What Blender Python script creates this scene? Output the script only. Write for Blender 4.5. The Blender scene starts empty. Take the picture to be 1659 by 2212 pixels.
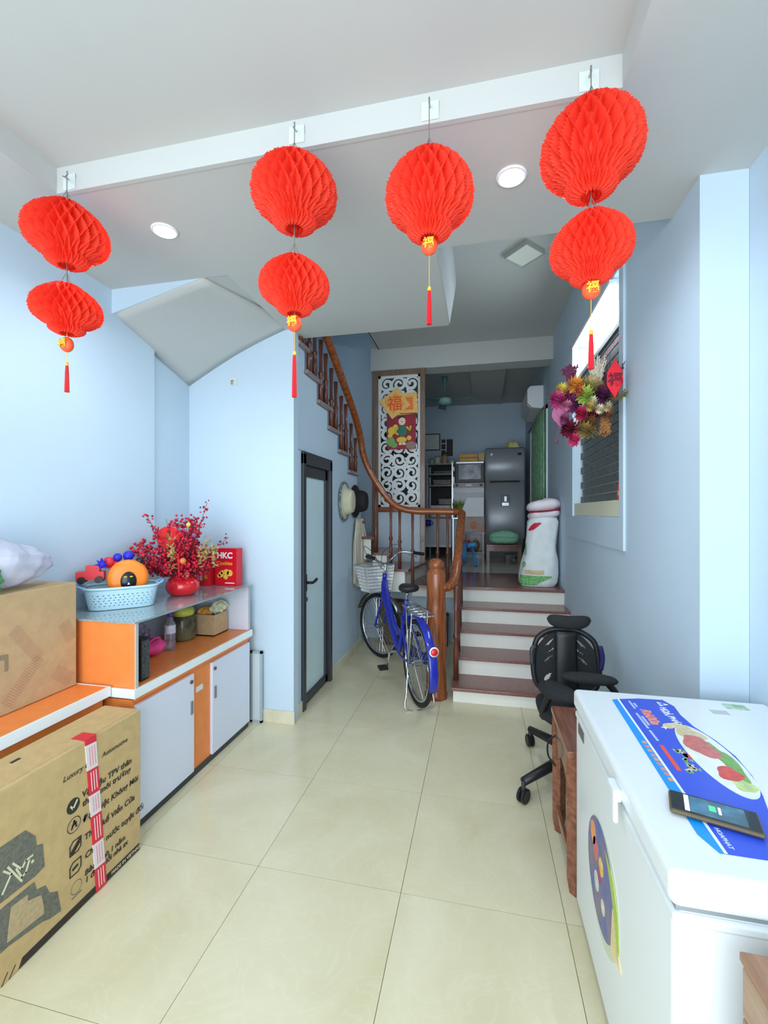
import bpy, bmesh, math, random
from mathutils import Vector, Matrix
random.seed(7)
S = bpy.context.scene
COL = S.collection
PI = math.pi

# ------------------------------------------------------------ camera, world, light, exposure
cd = bpy.data.cameras.new('camera'); cam = bpy.data.objects.new('camera', cd); COL.objects.link(cam)
cd.sensor_fit = 'HORIZONTAL'; cd.sensor_width = 36.0; cd.lens = 36.0*950/1659
cd.clip_start = 0.02
cam.location = (0, 0, 1.45)
cam.rotation_euler = (PI/2, 0, math.atan(207/950))
S.camera = cam
w = bpy.data.worlds.new('world'); S.world = w; w.use_nodes = True
w.node_tree.nodes['Background'].inputs[0].default_value = (0.72, 0.86, 1.0, 1)
w.node_tree.nodes['Background'].inputs[1].default_value = 1.0
S.view_settings.view_transform = 'Standard'; S.view_settings.look = 'None'
S.view_settings.gamma = 1.0; S.view_settings.use_curve_mapping = False
S.view_settings.exposure = 0.2

def area(name, loc, rot, sx, sy, power, color):
    l = bpy.data.lights.new(name, 'AREA'); l.shape = 'RECTANGLE'; l.size = sx; l.size_y = sy
    l.energy = power; l.color = color
    o = bpy.data.objects.new(name, l); COL.objects.link(o); o.location = loc; o.rotation_euler = rot
    return o
# daylight through the open shop front behind the camera
area('shopfront_daylight_offscreen', (-0.5, -1.65, 1.45), (PI/2, 0, 0), 2.8, 2.5, 106, (0.83, 0.92, 1.0))

# ------------------------------------------------------------ materials
MATS = {}
def srgb(r, g, b):
    f = lambda c: (c/255/12.92 if c/255 <= .04045 else ((c/255+.055)/1.055)**2.4)
    return (f(r), f(g), f(b))
def mat(name, rgb, rough=.55, metal=0, var=0.0, scale=8, bump=0.0, bscale=60, emit=0, trans=0, alpha=1, rgb2=None, coat=0, stretch=None, spec=.5, sub=0, ior=1.45):
    if name in MATS: return MATS[name]
    m = bpy.data.materials.new(name); m.use_nodes = True; MATS[name] = m
    nt = m.node_tree; b = nt.nodes['Principled BSDF']
    c = srgb(*rgb)
    b.inputs['Base Color'].default_value = (*c, 1); b.inputs['Roughness'].default_value = rough
    b.inputs['Metallic'].default_value = metal; b.inputs['Specular IOR Level'].default_value = spec
    b.inputs['Transmission Weight'].default_value = trans; b.inputs['Alpha'].default_value = alpha
    b.inputs['IOR'].default_value = ior
    b.inputs['Coat Weight'].default_value = coat; b.inputs['Coat Roughness'].default_value = .08
    if emit:
        b.inputs['Emission Color'].default_value = (*c, 1); b.inputs['Emission Strength'].default_value = emit
    if var or rgb2 or bump:
        tc = nt.nodes.new('ShaderNodeTexCoord'); mp = nt.nodes.new('ShaderNodeMapping')
        nt.links.new(tc.outputs['Object'], mp.inputs[0])
        if stretch: mp.inputs['Scale'].default_value = stretch
        if var or rgb2:
            n = nt.nodes.new('ShaderNodeTexNoise'); n.inputs['Scale'].default_value = scale; n.inputs['Detail'].default_value = 5
            nt.links.new(mp.outputs[0], n.inputs[0])
            r = nt.nodes.new('ShaderNodeValToRGB'); nt.links.new(n.outputs[0], r.inputs[0])
            if rgb2: c1, c2 = c, srgb(*rgb2)
            else: c1 = tuple(x*(1-var) for x in c); c2 = tuple(min(1, x*(1+var)) for x in c)
            r.color_ramp.elements[0].position = .35; r.color_ramp.elements[1].position = .65
            r.color_ramp.elements[0].color = (*c1, 1); r.color_ramp.elements[1].color = (*c2, 1)
            nt.links.new(r.outputs[0], b.inputs['Base Color'])
        if bump:
            n2 = nt.nodes.new('ShaderNodeTexNoise'); n2.inputs['Scale'].default_value = bscale
            nt.links.new(mp.outputs[0], n2.inputs[0])
            bp = nt.nodes.new('ShaderNodeBump'); bp.inputs['Strength'].default_value = bump; bp.inputs['Distance'].default_value = .01
            nt.links.new(n2.outputs[0], bp.inputs['Height']); nt.links.new(bp.outputs[0], b.inputs['Normal'])
    return m
def marble(name, c1, c2, vein, rough, scale=2.2):
    m = bpy.data.materials.new(name); m.use_nodes = True; MATS[name] = m
    nt = m.node_tree; N = nt.nodes.new; L = nt.links.new; b = nt.nodes['Principled BSDF']
    tc = N('ShaderNodeTexCoord'); oi = N('ShaderNodeObjectInfo'); ad = N('ShaderNodeVectorMath'); ad.operation = 'MULTIPLY_ADD'
    L(oi.outputs['Random'], ad.inputs[0]); ad.inputs[1].default_value = (37, 23, 11); L(tc.outputs['Object'], ad.inputs[2])
    n = N('ShaderNodeTexNoise'); n.inputs['Scale'].default_value = scale; n.inputs['Detail'].default_value = 8; n.inputs['Distortion'].default_value = 1.2
    L(ad.outputs[0], n.inputs[0])
    r = N('ShaderNodeValToRGB'); L(n.outputs[0], r.inputs[0])
    r.color_ramp.elements[0].position = .3; r.color_ramp.elements[1].position = .7
    r.color_ramp.elements[0].color = (*srgb(*c1), 1); r.color_ramp.elements[1].color = (*srgb(*c2), 1)
    n2 = N('ShaderNodeTexNoise'); n2.inputs['Scale'].default_value = scale*2.2; n2.inputs['Detail'].default_value = 10; n2.inputs['Distortion'].default_value = 2.5
    L(ad.outputs[0], n2.inputs[0])
    r2 = N('ShaderNodeValToRGB'); L(n2.outputs[0], r2.inputs[0])
    e = r2.color_ramp.elements; e[0].position = .47; e[0].color = (0, 0, 0, 1); e[1].position = .5; e[1].color = (.16, .16, .16, 1)
    x = e.new(.53); x.color = (0, 0, 0, 1)
    mx = N('ShaderNodeMix'); mx.data_type = 'RGBA'; L(r2.outputs[0], mx.inputs['Factor']); L(r.outputs[0], mx.inputs['A']); mx.inputs['B'].default_value = (*srgb(*vein), 1)
    L(mx.outputs['Result'], b.inputs['Base Color']); b.inputs['Roughness'].default_value = rough
    return m
def wood(name, c1, c2, rough=.3, axis='Z', coat=.3):
    if name in MATS: return MATS[name]
    m = mat(name, c1, rough, rgb2=c2, scale=6, bump=.05, coat=coat,
            stretch={'Z': (9, 9, .9), 'X': (.9, 9, 9), 'Y': (9, .9, 9)}[axis])
    return m
M_WALL = mat('wall_paint', (199, 218, 232), .75, var=.02, scale=1.5, bump=.04, bscale=90)
M_CEIL = mat('ceiling_paint', (196, 198, 194), .8, var=.015, scale=1.2)
M_WHITE = mat('white_gloss_paint', (244, 247, 250), .45)
M_TILE = marble('cream_marble_tile', (212, 203, 166), (224, 216, 184), (236, 230, 204), .2)
M_KTILE = marble('kitchen_cream_tile', (226, 222, 200), (238, 236, 220), (246, 244, 230), .12)
M_GROUT = mat('grout', (160, 148, 118), .9)
M_SKIRT = marble('cream_skirting_tile', (214, 206, 178), (230, 224, 200), (240, 236, 220), .2, 3)
M_GRANITE = mat('brown_granite', (118, 78, 72), .16, rgb2=(148, 104, 96), scale=120)
M_RISER = mat('white_riser_paint', (236, 236, 226), .4, var=.02, scale=6)
M_ORANGE = mat('orange_laminate', (238, 139, 70), .35, var=.04, scale=20)
M_LAM = mat('white_laminate', (224, 229, 244), .3)
M_EDGE = mat('white_edge_band', (238, 246, 248), .35)
M_CARD = mat('kraft_cardboard', (196, 168, 118), .8, var=.06, scale=30, bump=.05, bscale=200)
M_CARD2 = mat('brown_cardboard', (188, 160, 120), .8, var=.06, scale=25, bump=.05, bscale=160)
M_INK = mat('black_print', (52, 48, 42), .7)
M_INKG = mat('grey_print', (108, 108, 96), .7, var=.2, scale=90)
M_BLACK = mat('black_plastic', (26, 27, 28), .4)
M_BLACKF = mat('black_mesh_fabric', (34, 36, 38), .8, bump=.3, bscale=400)
M_ALU = mat('dark_grey_aluminium', (66, 68, 74), .4, metal=.3, var=.05, scale=30)
M_FROST = mat('frosted_glass', (214, 238, 242), .3, var=.02, scale=3)
M_CHROME = mat('chrome', (222, 224, 226), .12, metal=1)
M_STEEL = mat('steel_wire', (170, 172, 174), .3, metal=1)
M_WOOD = wood('reddish_brown_wood', (122, 62, 30), (158, 88, 44), .25)
M_WOODX = wood('reddish_brown_wood_x', (122, 62, 30), (158, 88, 44), .25, 'X')
M_WOODD = wood('dark_red_wood', (92, 48, 36), (118, 66, 48), .3)
M_WOODG = wood('weathered_brown_wood', (112, 90, 76), (134, 108, 90), .45)
M_DESK = wood('mahogany_desk_wood', (104, 60, 44), (140, 86, 62), .25, 'Y')
def paper_red():
    m = bpy.data.materials.new('red_tissue_paper'); m.use_nodes = True; MATS['red_tissue_paper'] = m
    nt = m.node_tree; b = nt.nodes['Principled BSDF']; o = nt.nodes['Material Output']
    b.inputs['Base Color'].default_value = (*srgb(255, 84, 58), 1); b.inputs['Roughness'].default_value = .7
    t = nt.nodes.new('ShaderNodeBsdfTranslucent'); t.inputs[0].default_value = (*srgb(255, 96, 66), 1)
    mx = nt.nodes.new('ShaderNodeMixShader'); mx.inputs[0].default_value = .45
    nt.links.new(b.outputs[0], mx.inputs[1]); nt.links.new(t.outputs[0], mx.inputs[2]); nt.links.new(mx.outputs[0], o.inputs[0])
    return m
M_PAPER = paper_red()
M_REDTH = mat('red_thread', (214, 30, 40), .6)
M_THREAD = mat('grey_thread', (120, 118, 112), .7)
M_GOLD = mat('gold_print', (250, 196, 60), .35, metal=.2)
M_PEND = mat('red_orange_gloss', (240, 92, 52), .35)
M_CLEAR = mat('clear_plastic', (238, 244, 246), .08, trans=.9)
M_RED = mat('red_gloss', (216, 24, 40), .25, coat=.5)
M_GREEN = mat('leaf_green', (70, 110, 60), .6)

# ------------------------------------------------------------ mesh helpers
class MB:
    def __init__(s): s.v = []; s.f = []
    def add(s, vs, fs):
        o = len(s.v); s.v += [tuple(p) for p in vs]; s.f += [tuple(i+o for i in f) for f in fs]; return s
    def box(s, x0, x1, y0, y1, z0, z1):
        return s.add([(x0,y0,z0),(x1,y0,z0),(x1,y1,z0),(x0,y1,z0),(x0,y0,z1),(x1,y0,z1),(x1,y1,z1),(x0,y1,z1)],
                     [(0,3,2,1),(4,5,6,7),(0,1,5,4),(1,2,6,5),(2,3,7,6),(3,0,4,7)])
    def poly(s, pts): return s.add(pts, [tuple(range(len(pts)))])
    def prism(s, pts, plane, d0, d1):
        n = len(pts)
        k = {'xy': lambda a, b, d: (a, b, d), 'xz': lambda a, b, d: (a, d, b), 'yz': lambda a, b, d: (d, a, b)}[plane]
        vs = [k(a, b, d0) for a, b in pts]+[k(a, b, d1) for a, b in pts]
        fs = [tuple(range(n-1, -1, -1)), tuple(range(n, 2*n))]+[(i, (i+1) % n, n+(i+1) % n, n+i) for i in range(n)]
        return s.add(vs, fs)
    def tube(s, pts, r, n=10, caps=True, closed=False):
        P = [Vector(p) for p in pts]; m = len(P)
        rr = r if isinstance(r, (list, tuple)) else [r]*m
        T = []
        for i in range(m):
            if closed: t = P[(i+1) % m]-P[i-1]
            else: t = P[min(i+1, m-1)]-P[max(i-1, 0)]
            T.append(t.normalized() if t.length > 1e-9 else Vector((0, 0, 1)))
        up = Vector((0, 0, 1)) if abs(T[0].z) < .9 else Vector((1, 0, 0))
        u = T[0].cross(up).normalized(); vs = []
        for i in range(m):
            u = (u-T[i]*u.dot(T[i]))
            u = u.normalized() if u.length > 1e-6 else T[i].orthogonal().normalized()
            q = T[i].cross(u)
            for k in range(n):
                a = 2*PI*k/n; vs.append(P[i]+(u*math.cos(a)+q*math.sin(a))*rr[i])
        fs = []
        for i in range(m if closed else m-1):
            j = (i+1) % m
            for k in range(n): fs.append((i*n+k, i*n+(k+1) % n, j*n+(k+1) % n, j*n+k))
        if caps and not closed: fs += [tuple(range(n-1, -1, -1)), tuple(range((m-1)*n, m*n))]
        return s.add(vs, fs)
    def cyl(s, p, q, r, r2=None, n=14): return s.tube([p, q], [r, r if r2 is None else r2], n)
    def lathe(s, prof, c=(0, 0, 0), n=24, ax='z'):
        vs = []; m = len(prof)
        for (r, z) in prof:
            for k in range(n):
                a = 2*PI*k/n; x, y = r*math.cos(a), r*math.sin(a)
                p = {'z': (x, y, z), 'x': (z, x, y), 'y': (y, z, x)}[ax]
                vs.append((c[0]+p[0], c[1]+p[1], c[2]+p[2]))
        fs = [(i*n+k, i*n+(k+1) % n, (i+1)*n+(k+1) % n, (i+1)*n+k) for i in range(m-1) for k in range(n)]
        if prof[0][0] > 1e-5: fs.append(tuple(range(n-1, -1, -1)))
        if prof[-1][0] > 1e-5: fs.append(tuple(range((m-1)*n, m*n)))
        return s.add(vs, fs)
    def ball(s, c, r, n=12, m=8):
        rx, ry, rz = r if isinstance(r, (tuple, list)) else (r, r, r)
        vs = [(c[0], c[1], c[2]+rz)]
        for i in range(1, m):
            a = PI*i/m
            for k in range(n):
                t = 2*PI*k/n; vs.append((c[0]+rx*math.sin(a)*math.cos(t), c[1]+ry*math.sin(a)*math.sin(t), c[2]+rz*math.cos(a)))
        vs.append((c[0], c[1], c[2]-rz)); e = len(vs)-1
        fs = [(0, 1+k, 1+(k+1) % n) for k in range(n)]
        for i in range(m-2):
            for k in range(n):
                a = 1+i*n+k; b2 = 1+i*n+(k+1) % n; fs.append((a, a+n, b2+n, b2))
        fs += [(e, 1+(m-2)*n+(k+1) % n, 1+(m-2)*n+k) for k in range(n)]
        return s.add(vs, fs)
    def grid(s, fn, nu, nv, cu=False):
        vs = [fn(i/(nu if cu else nu-1), j/(nv-1)) for j in range(nv) for i in range(nu)]
        fs = []
        for j in range(nv-1):
            for i in range(nu if cu else nu-1):
                k = (i+1) % nu; fs.append((j*nu+i, j*nu+k, (j+1)*nu+k, (j+1)*nu+i))
        return s.add(vs, fs)
    def ring(s, c, R, r, ax='z', n=36, m=8, ry=None):
        pts = []
        for k in range(n):
            a = 2*PI*k/n; x, y = R*math.cos(a), (ry or R)*math.sin(a)
            p = {'z': (x, y, 0), 'x': (0, x, y), 'y': (x, 0, y)}[ax]
            pts.append((c[0]+p[0], c[1]+p[1], c[2]+p[2]))
        return s.tube(pts, r, m, closed=True)
    def xf(s, Mx): s.v = [tuple(Mx @ Vector(p)) for p in s.v]; return s
    def mesh(s, name, m=None, smooth=False):
        me = bpy.data.meshes.new(name); me.from_pydata(s.v, [], s.f)
        b = bmesh.new(); b.from_mesh(me); bmesh.ops.recalc_face_normals(b, faces=b.faces); b.to_mesh(me); b.free()
        if m: me.materials.append(m)
        if smooth:
            for p in me.polygons: p.use_smooth = True
        return me
    def build(s, name, m, parent=None, smooth=False, bevel=0, local=False, solid=0, seg=2):
        if parent is not None and not local:
            R = gmat(parent).inverted()
            s.v = [tuple(R @ Vector(p)) for p in s.v]
        o = bpy.data.objects.new(name, s.mesh(name, m, smooth)); COL.objects.link(o)
        if parent is not None: o.parent = parent
        if solid:
            md = o.modifiers.new('solid', 'SOLIDIFY'); md.thickness = solid; md.offset = 0
        if bevel:
            md = o.modifiers.new('bevel', 'BEVEL'); md.width = bevel; md.segments = seg; md.limit_method = 'ANGLE'; md.angle_limit = .6
        return o
def gmat(o):
    m = Matrix.Translation(o.location) @ Matrix.Rotation(o.rotation_euler.z, 4, 'Z')
    return gmat(o.parent) @ m if o.parent is not None else m
def tag(o, label=None, cat=None, group=None, kind=None):
    if label: o['label'] = label
    if cat: o['category'] = cat
    if group: o['group'] = group
    if kind: o['kind'] = kind
    return o
def thing(name, label, cat, loc=(0, 0, 0), rz=0, group=None):
    o = bpy.data.objects.new(name, None); COL.objects.link(o); o.empty_display_size = .05
    o.location = loc; o.rotation_euler = (0, 0, rz)
    return tag(o, label, cat, group)
def struct(name, loc=(0, 0, 0), label=None):
    o = bpy.data.objects.new(name, None); COL.objects.link(o); o.location = loc; o['kind'] = 'structure'
    if label: o['label'] = label
    return o
def st(o, label=None):
    o['kind'] = 'structure'
    if label: o['label'] = label
    return o
def copy_part(o, parent, loc=None, rot=None):
    c = o.copy(); COL.objects.link(c); c.parent = parent
    if loc is not None: c.location = loc
    if rot is not None: c.rotation_euler = rot
    return c
def text(name, body, size, m, parent, Mx, extrude=.0003, align='LEFT', bold=0.0, shear=0.0):
    cu = bpy.data.curves.new(name, 'FONT'); cu.body = body; cu.size = size; cu.extrude = extrude; cu.align_x = align
    cu.offset = bold; cu.shear = shear; cu.resolution_u = 3
    t = bpy.data.objects.new(name, cu); COL.objects.link(t)
    bpy.context.view_layer.update()
    me = bpy.data.meshes.new_from_object(t.evaluated_get(bpy.context.evaluated_depsgraph_get()))
    bpy.data.objects.remove(t); bpy.data.curves.remove(cu)
    me.transform(gmat(parent).inverted() @ Mx); me.materials.clear(); me.materials.append(m)
    o = bpy.data.objects.new(name, me); COL.objects.link(o); o.parent = parent
    return o
def frame(o, ex, ey):
    ex = Vector(ex).normalized(); ey = Vector(ey).normalized(); ez = ex.cross(ey)
    return Matrix(((ex.x, ey.x, ez.x, o[0]), (ex.y, ey.y, ez.y, o[1]), (ex.z, ey.z, ez.z, o[2]), (0, 0, 0, 1)))
def smooth_path(pts, k=6):
    P = [Vector(p) for p in pts]; out = []
    for i in range(len(P)-1):
        p0 = P[max(i-1, 0)]; p1 = P[i]; p2 = P[i+1]; p3 = P[min(i+2, len(P)-1)]
        for j in range(k):
            t = j/k
            out.append(.5*((2*p1)+(p2-p0)*t+(2*p0-5*p1+4*p2-p3)*t*t+(3*p1-p0-3*p2+p3)*t**3))
    out.append(P[-1]); return out
# ------------------------------------------------------------ the setting
Z1 = 2.70; ZH = 3.42; ZL = 0.694
XL = -2.02; XR = 0.80; XR2 = 0.958
# floor with separate tiles
FX0, FY0, PX, PY = -2.07, -1.6, .592, .605
floor = st(MB().box(-2.2, 1.1, -1.6, 5.2, -.08, -.012).build('floor', M_GROUT), 'cream polished marble tile floor of the shop room')
tile_me = MB().box(.001, PX-.001, .001, PY-.001, -.012, 0).mesh('tile', M_TILE)
edges_x = [-2.07, -1.478, -.886, -.294, .298, .89]
y = 1.65-6*PY
while y < 4.9:
    for x in edges_x:
        t = bpy.data.objects.new('tile', tile_me); COL.objects.link(t); t.parent = floor; t.location = (x, y, 0)
    y += PY
# main ceiling: lower border with a recessed tray over the camera
ce = st(MB().box(-2.2, 1.1, 1.42, 2.09, Z1, Z1+.3).box(-2.2, -1.63, -1.6, 1.42, Z1, Z1+.3).box(.41, 1.1, -1.6, 1.42, Z1, Z1+.3)
        .box(-1.63, .41, -1.6, -1.1, Z1, Z1+.3).build('ceiling', M_CEIL), 'plastered shop ceiling border')
MB().box(-1.66, .44, -1.2, 1.45, Z1+.10, Z1+.16).build('tray_panel', M_CEIL, ce)
MB().box(-1.63, .41, 1.412, 1.43, Z1-.002, Z1+.044).box(-1.64, -1.622, -1.1, 1.411, Z1-.002, Z1+.044).build('tray_lip', M_CEIL, ce)
MB().box(-1.63, .41, 1.414, 1.43, Z1+.0445, Z1+.1).box(-1.65, -1.624, -1.1, 1.413, Z1+.0445, Z1+.1).build('tray_cove', M_CEIL, ce)
# slab under the upper flight, its rising soffit beyond, and the twisted stair soffit at the left
sl = st(MB().box(-1.30, -.205, 2.09, 2.97, Z1, Z1+.14).build('ceiling_slab', M_CEIL), 'painted slab under the upper stairs')
MB().prism([(2.09, Z1+.005), (2.95, Z1+.005), (3.74, 3.36), (3.74, 3.6), (2.09, 3.6)], 'yz', -.215, -.195).build('slab_side', M_CEIL, sl)
def sof(u, v):
    d = Vector((-2.03, 2.10, 2.575)); c = Vector((-1.44, 2.09, 2.70)); a = Vector((-2.06, 2.82, 2.365)); b = Vector((-1.24, 2.82, 2.735))
    p = (d*(1-u)+c*u)*(1-v)+(a*(1-u)+b*u)*v
    p.z += .03*math.sin(PI*u)*v
    return tuple(p)
st(MB().grid(sof, 12, 12).build('ceiling_stair_soffit', M_CEIL, smooth=True, solid=.02), 'slanting underside of the stair flight')
st(MB().poly([(-2.04, 2.092, 2.56), (-1.44, 2.092, 2.705), (-2.04, 2.092, 2.705)]).build('trim_1', M_WALL, solid=.008))
st(MB().poly([(-1.46, 2.1, 2.71), (-1.22, 2.1, 2.71), (-1.22, 2.83, 2.75)]).build('ceiling_filler', M_CEIL, solid=.01))
# left wall with a shallow jog
st(MB().box(-2.2, XL, -1.6, 2.42, -.02, 3.0).box(-2.2, -2.055, 2.42, 5.6, -.02, 4.7).build('wall_left', M_WALL), 'pale blue-white painted left wall')
# under-stair closet: front wall and side wall with stepped top
st(MB().box(-2.1, -1.245, 2.81, 2.89, 0, 2.76).build('wall_closet_front', M_WALL), 'pale wall of the closet under the stairs')
ws = MB().prism([(3.625, 0), (4.62, 0), (4.62, 1.53), (4.47, 1.53), (4.47, 1.67), (4.47, 1.83), (4.13, 1.83), (4.13, 1.99), (3.82, 1.99), (3.82, 2.15), (3.55, 2.15), (3.55, 2.31), (3.30, 2.31), (3.30, 2.47), (3.05, 2.47), (3.05, 2.66), (2.825, 2.66), (2.825, 1.895), (3.625, 1.895)], 'yz', -1.345, -1.265)
ws.box(-1.345, -1.265, 2.89, 2.985, 0, 1.9)
st(ws.build('wall_closet_side', M_WALL), 'pale wall beside the narrow glass door, stepped along the stairs')
st(MB().box(-2.2, -1.27, 5.36, 5.46, -.02, 4.7).build('wall_stairwell', M_WALL), 'pale blue stairwell wall')
# right wall: front part set back, a lit return, then the long wall with a niche opening
rw = MB().box(XR2, 1.1, -1.6, 1.86, -.02, 3.0).box(XR, 1.1, 1.855, 2.78, -.02, 3.6).box(XR, 1.1, 4.08, 8.6, -.02, 3.6)
rw.box(XR, 1.1, 2.78, 4.08, -.02, 1.42).box(XR, 1.1, 2.78, 4.08, 2.86, 3.6)
wr = st(rw.build('wall_right', M_WALL), 'pale blue painted right wall with a niche')
st(MB().box(.90, .93, 2.781, 4.079, 1.421, 2.859).build('wall_niche_back', M_WALL))
st(MB().box(XR2-.16, XR2-.001, 1.845, 1.8545, -.02, Z1).build('trim_2', M_WALL), 'narrow return of the right wall facing the shop front')
# raised panel round the niche, seen as a thin pale edge
fr = MB().box(.786, .7995, 2.70, 2.776, 1.23, 2.86).box(.786, .7995, 2.777, 4.4, 1.23, 1.415).box(.786, .7995, 4.085, 4.4, 1.416, 2.86)
st(fr.build('trim_3', M_WALL), 'thin raised plaster panel round the niche')
ni = struct('trim_4', (.95, 2.78, 1.5), 'niche lining with grey brick tiles')
MB().box(.802, .8995, 2.782, 4.078, 1.4215, 1.522).build('niche_sill', mat('cream_sill', (232, 228, 200), .5), ni)
MB().box(.862, .8995, 2.782, 4.078, 1.5225, 2.60).build('tile_bed', mat('pale_mortar', (206, 210, 206), .8), ni)
bm_ = [MB().box(0, .012, 0, .154, 0, .0535).mesh('tile', mat('grey_brick_tile', (92, 96, 95), .5, var=.18, scale=40, bump=.3, bscale=120))]
for r in range(17):
    yy = 2.785-(.08 if r % 2 else 0); k = 0
    while yy < 4.06:
        if yy >= 2.78 and yy+.158 <= 4.078:
            t = bpy.data.objects.new('tile', bm_[0]); COL.objects.link(t); t.parent = ni
            t.location = (.851-.95, yy-2.78, .026+r*.0622); k += 1
        yy += .162
MB().box(.84, .8995, 2.784, 4.076, 2.602, 2.635).build('niche_rail', mat('dark_grey_strip', (96, 104, 104), .5), ni)
MB().box(.786, .812, 2.70, 4.4, 2.861, 2.872).build('niche_cornice', M_WALL, ni)
# high ceiling over the stairs, beam, kitchen shell
st(MB().box(-1.2, 1.1, 2.09, 5.22, ZH, ZH+.1).build('ceiling_high', M_CEIL), 'ceiling high above the steps')
st(MB().box(-1.3, 1.0, 5.2, 5.45, 3.16, 3.5).build('trim_5', M_CEIL), 'plastered beam before the kitchen')
st(MB().box(-1.6, 1.0, 5.45, 8.6, ZH, ZH+.1).build('ceiling_kitchen', M_CEIL))
st(MB().prism([(-.126, 5.80), (.335, 5.78), (.352, 7.9), (-.112, 7.15)], 'xy', ZH-.10, ZH).build('ceiling_kitchen_panel', M_CEIL), 'dropped panel under the kitchen ceiling')
st(MB().box(-1.6, 1.1, 8.25, 8.35, .4, 3.6).build('wall_back', M_WALL), 'pale blue kitchen back wall')
st(MB().box(-1.72, -1.6, 5.46, 8.3, .4, 3.6).build('wall_kitchen_left', M_WALL))
st(MB().box(-2.2, -1.2, 2.08, 2.092, 2.99, 4.7).box(-2.2, -1.1, 2.09, 5.5, 4.7, 4.8).box(-1.21, -1.19, 2.97, 5.4, ZH, 4.7).build('wall_stairwell_upper', M_WALL))
# skirting
bs = struct('baseboard_left', (-1.6, 2.79, 0), 'cream tile skirting along the closet walls')
MB().box(-2.0, -1.236, 2.798, 2.812, 0, .085).build('skirting_tile', M_SKIRT, bs)
MB().box(-1.2655, -1.252, 2.81, 2.98, 0, .085).build('skirting_tile', M_SKIRT, bs)
MB().box(-1.2655, -1.252, 3.64, 4.62, 0, .085).build('skirting_tile', M_SKIRT, bs)
# glass door under the stairs
d = struct('door_1', (-1.27, 3.3, 0), 'narrow dark aluminium door with frosted glass')
MB().box(-1.33, -1.245, 2.985, 3.04, 0, 1.88).box(-1.33, -1.245, 3.57, 3.622, 0, 1.88).box(-1.33, -1.245, 2.985, 3.622, 1.80, 1.895).build('door_frame', M_ALU, d, bevel=.004)
lf = MB().box(-1.31, -1.27, 3.045, 3.10, .01, 1.80).box(-1.31, -1.27, 3.515, 3.565, .01, 1.80).box(-1.31, -1.27, 3.045, 3.565, 1.715, 1.80).box(-1.31, -1.27, 3.045, 3.565, .01, .075).build('door_leaf', M_ALU, d, bevel=.003)
MB().box(-1.296, -1.286, 3.10, 3.515, .075, 1.715).build('pane', M_FROST, d)
MB().tube(smooth_path([(-1.27, 3.075, .925), (-1.225, 3.075, .925), (-1.222, 3.12, .922), (-1.224, 3.19, .935)]), .011, 10).box(-1.272, -1.262, 3.058, 3.092, .86, .985).build('door_handle', M_BLACK, d, smooth=False)
MB().cyl((-1.275, 3.075, .80), (-1.255, 3.075, .80), .016).build('door_lock', M_STEEL, d)
# ---------------------------------------------------------- staircase
sc = struct('staircase', (0, 3.4, 0), 'white risers and dark granite treads leading up to the kitchen')
tr, go = .145, .284
zs = [.114+tr*i for i in range(5)]; ys = [3.40+go*i for i in range(5)]
for i in range(5):
    y0 = ys[i]; z0 = 0 if i == 0 else zs[i-1]
    yb = ys[i+1] if i < 4 else 4.75
    MB().box(-.2, XR, y0, y0+.06, z0, zs[i]-.024).build('riser', M_RISER, sc)
    if i < 4: MB().box(-.215, XR, y0-.028, yb+.03, zs[i]-.024, zs[i]).build('tread', M_GRANITE, sc, bevel=.004)
MB().prism([(3.46, 0), (4.75, 0), (4.75, zs[4]-.03)]+[p for i in (4, 3, 2, 1) for p in ((ys[i]+.05, zs[i]-.03), (ys[i]+.05, zs[i-1]-.03))]+[(3.46, zs[0]-.03)], 'yz', -.19, -.15).build('stringer', M_RISER, sc)
# landing in granite slabs, kitchen floor in cream tiles
MB().box(-.72, XR, 4.508, 5.06, ZL-.026, ZL).build('tread', M_GRANITE, sc, bevel=.004)
MB().box(-.72, XR, 5.062, 5.62, ZL-.026, ZL).build('tread', M_GRANITE, sc)
MB().box(-.72, XR, 4.75, 5.62, ZL-.16, ZL-.028).build('landing_slab', M_RISER, sc)
# winding steps at the left of the landing
wl = [((-.74, 4.50), (-.62, 5.34)), ((-.93, 4.50), (-.98, 5.34)), ((-1.10, 4.50), (-1.36, 5.34)), ((-1.20, 4.52), (-2.05, 5.34)), ((-1.26, 4.56), (-2.05, 5.0)), ((-1.28, 4.6), (-2.05, 4.72))]
for i, (a, b2) in enumerate(wl):
    z = ZL+.165*(i+1)
    nxt = wl[i+1] if i+1 < len(wl) else ((-1.28, 4.47), (-2.05, 4.47))
    pts = [(a[0]+.02, a[1]-.03), (b2[0]+.02, b2[1]), (nxt[1][0], nxt[1][1]), (nxt[0][0], nxt[0][1]-.03)]
    if i == 2: pts.insert(2, (-2.05, 5.34))
    MB().prism(pts, 'xy', z-.026, z).build('tread', M_GRANITE, sc)
    MB().prism([(a[0]-.02, a[1]), (b2[0]-.02, b2[1]), (nxt[1][0], nxt[1][1]), (nxt[0][0], nxt[0][1])] if i != 2 else
               [(a[0]-.02, a[1]), (b2[0]-.02, b2[1]), (-2.05, 5.34), (nxt[1][0], nxt[1][1]-.01), (nxt[0][0], nxt[0][1])], 'xy', z-.24, z-.026).build('riser', M_RISER, sc)
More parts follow.
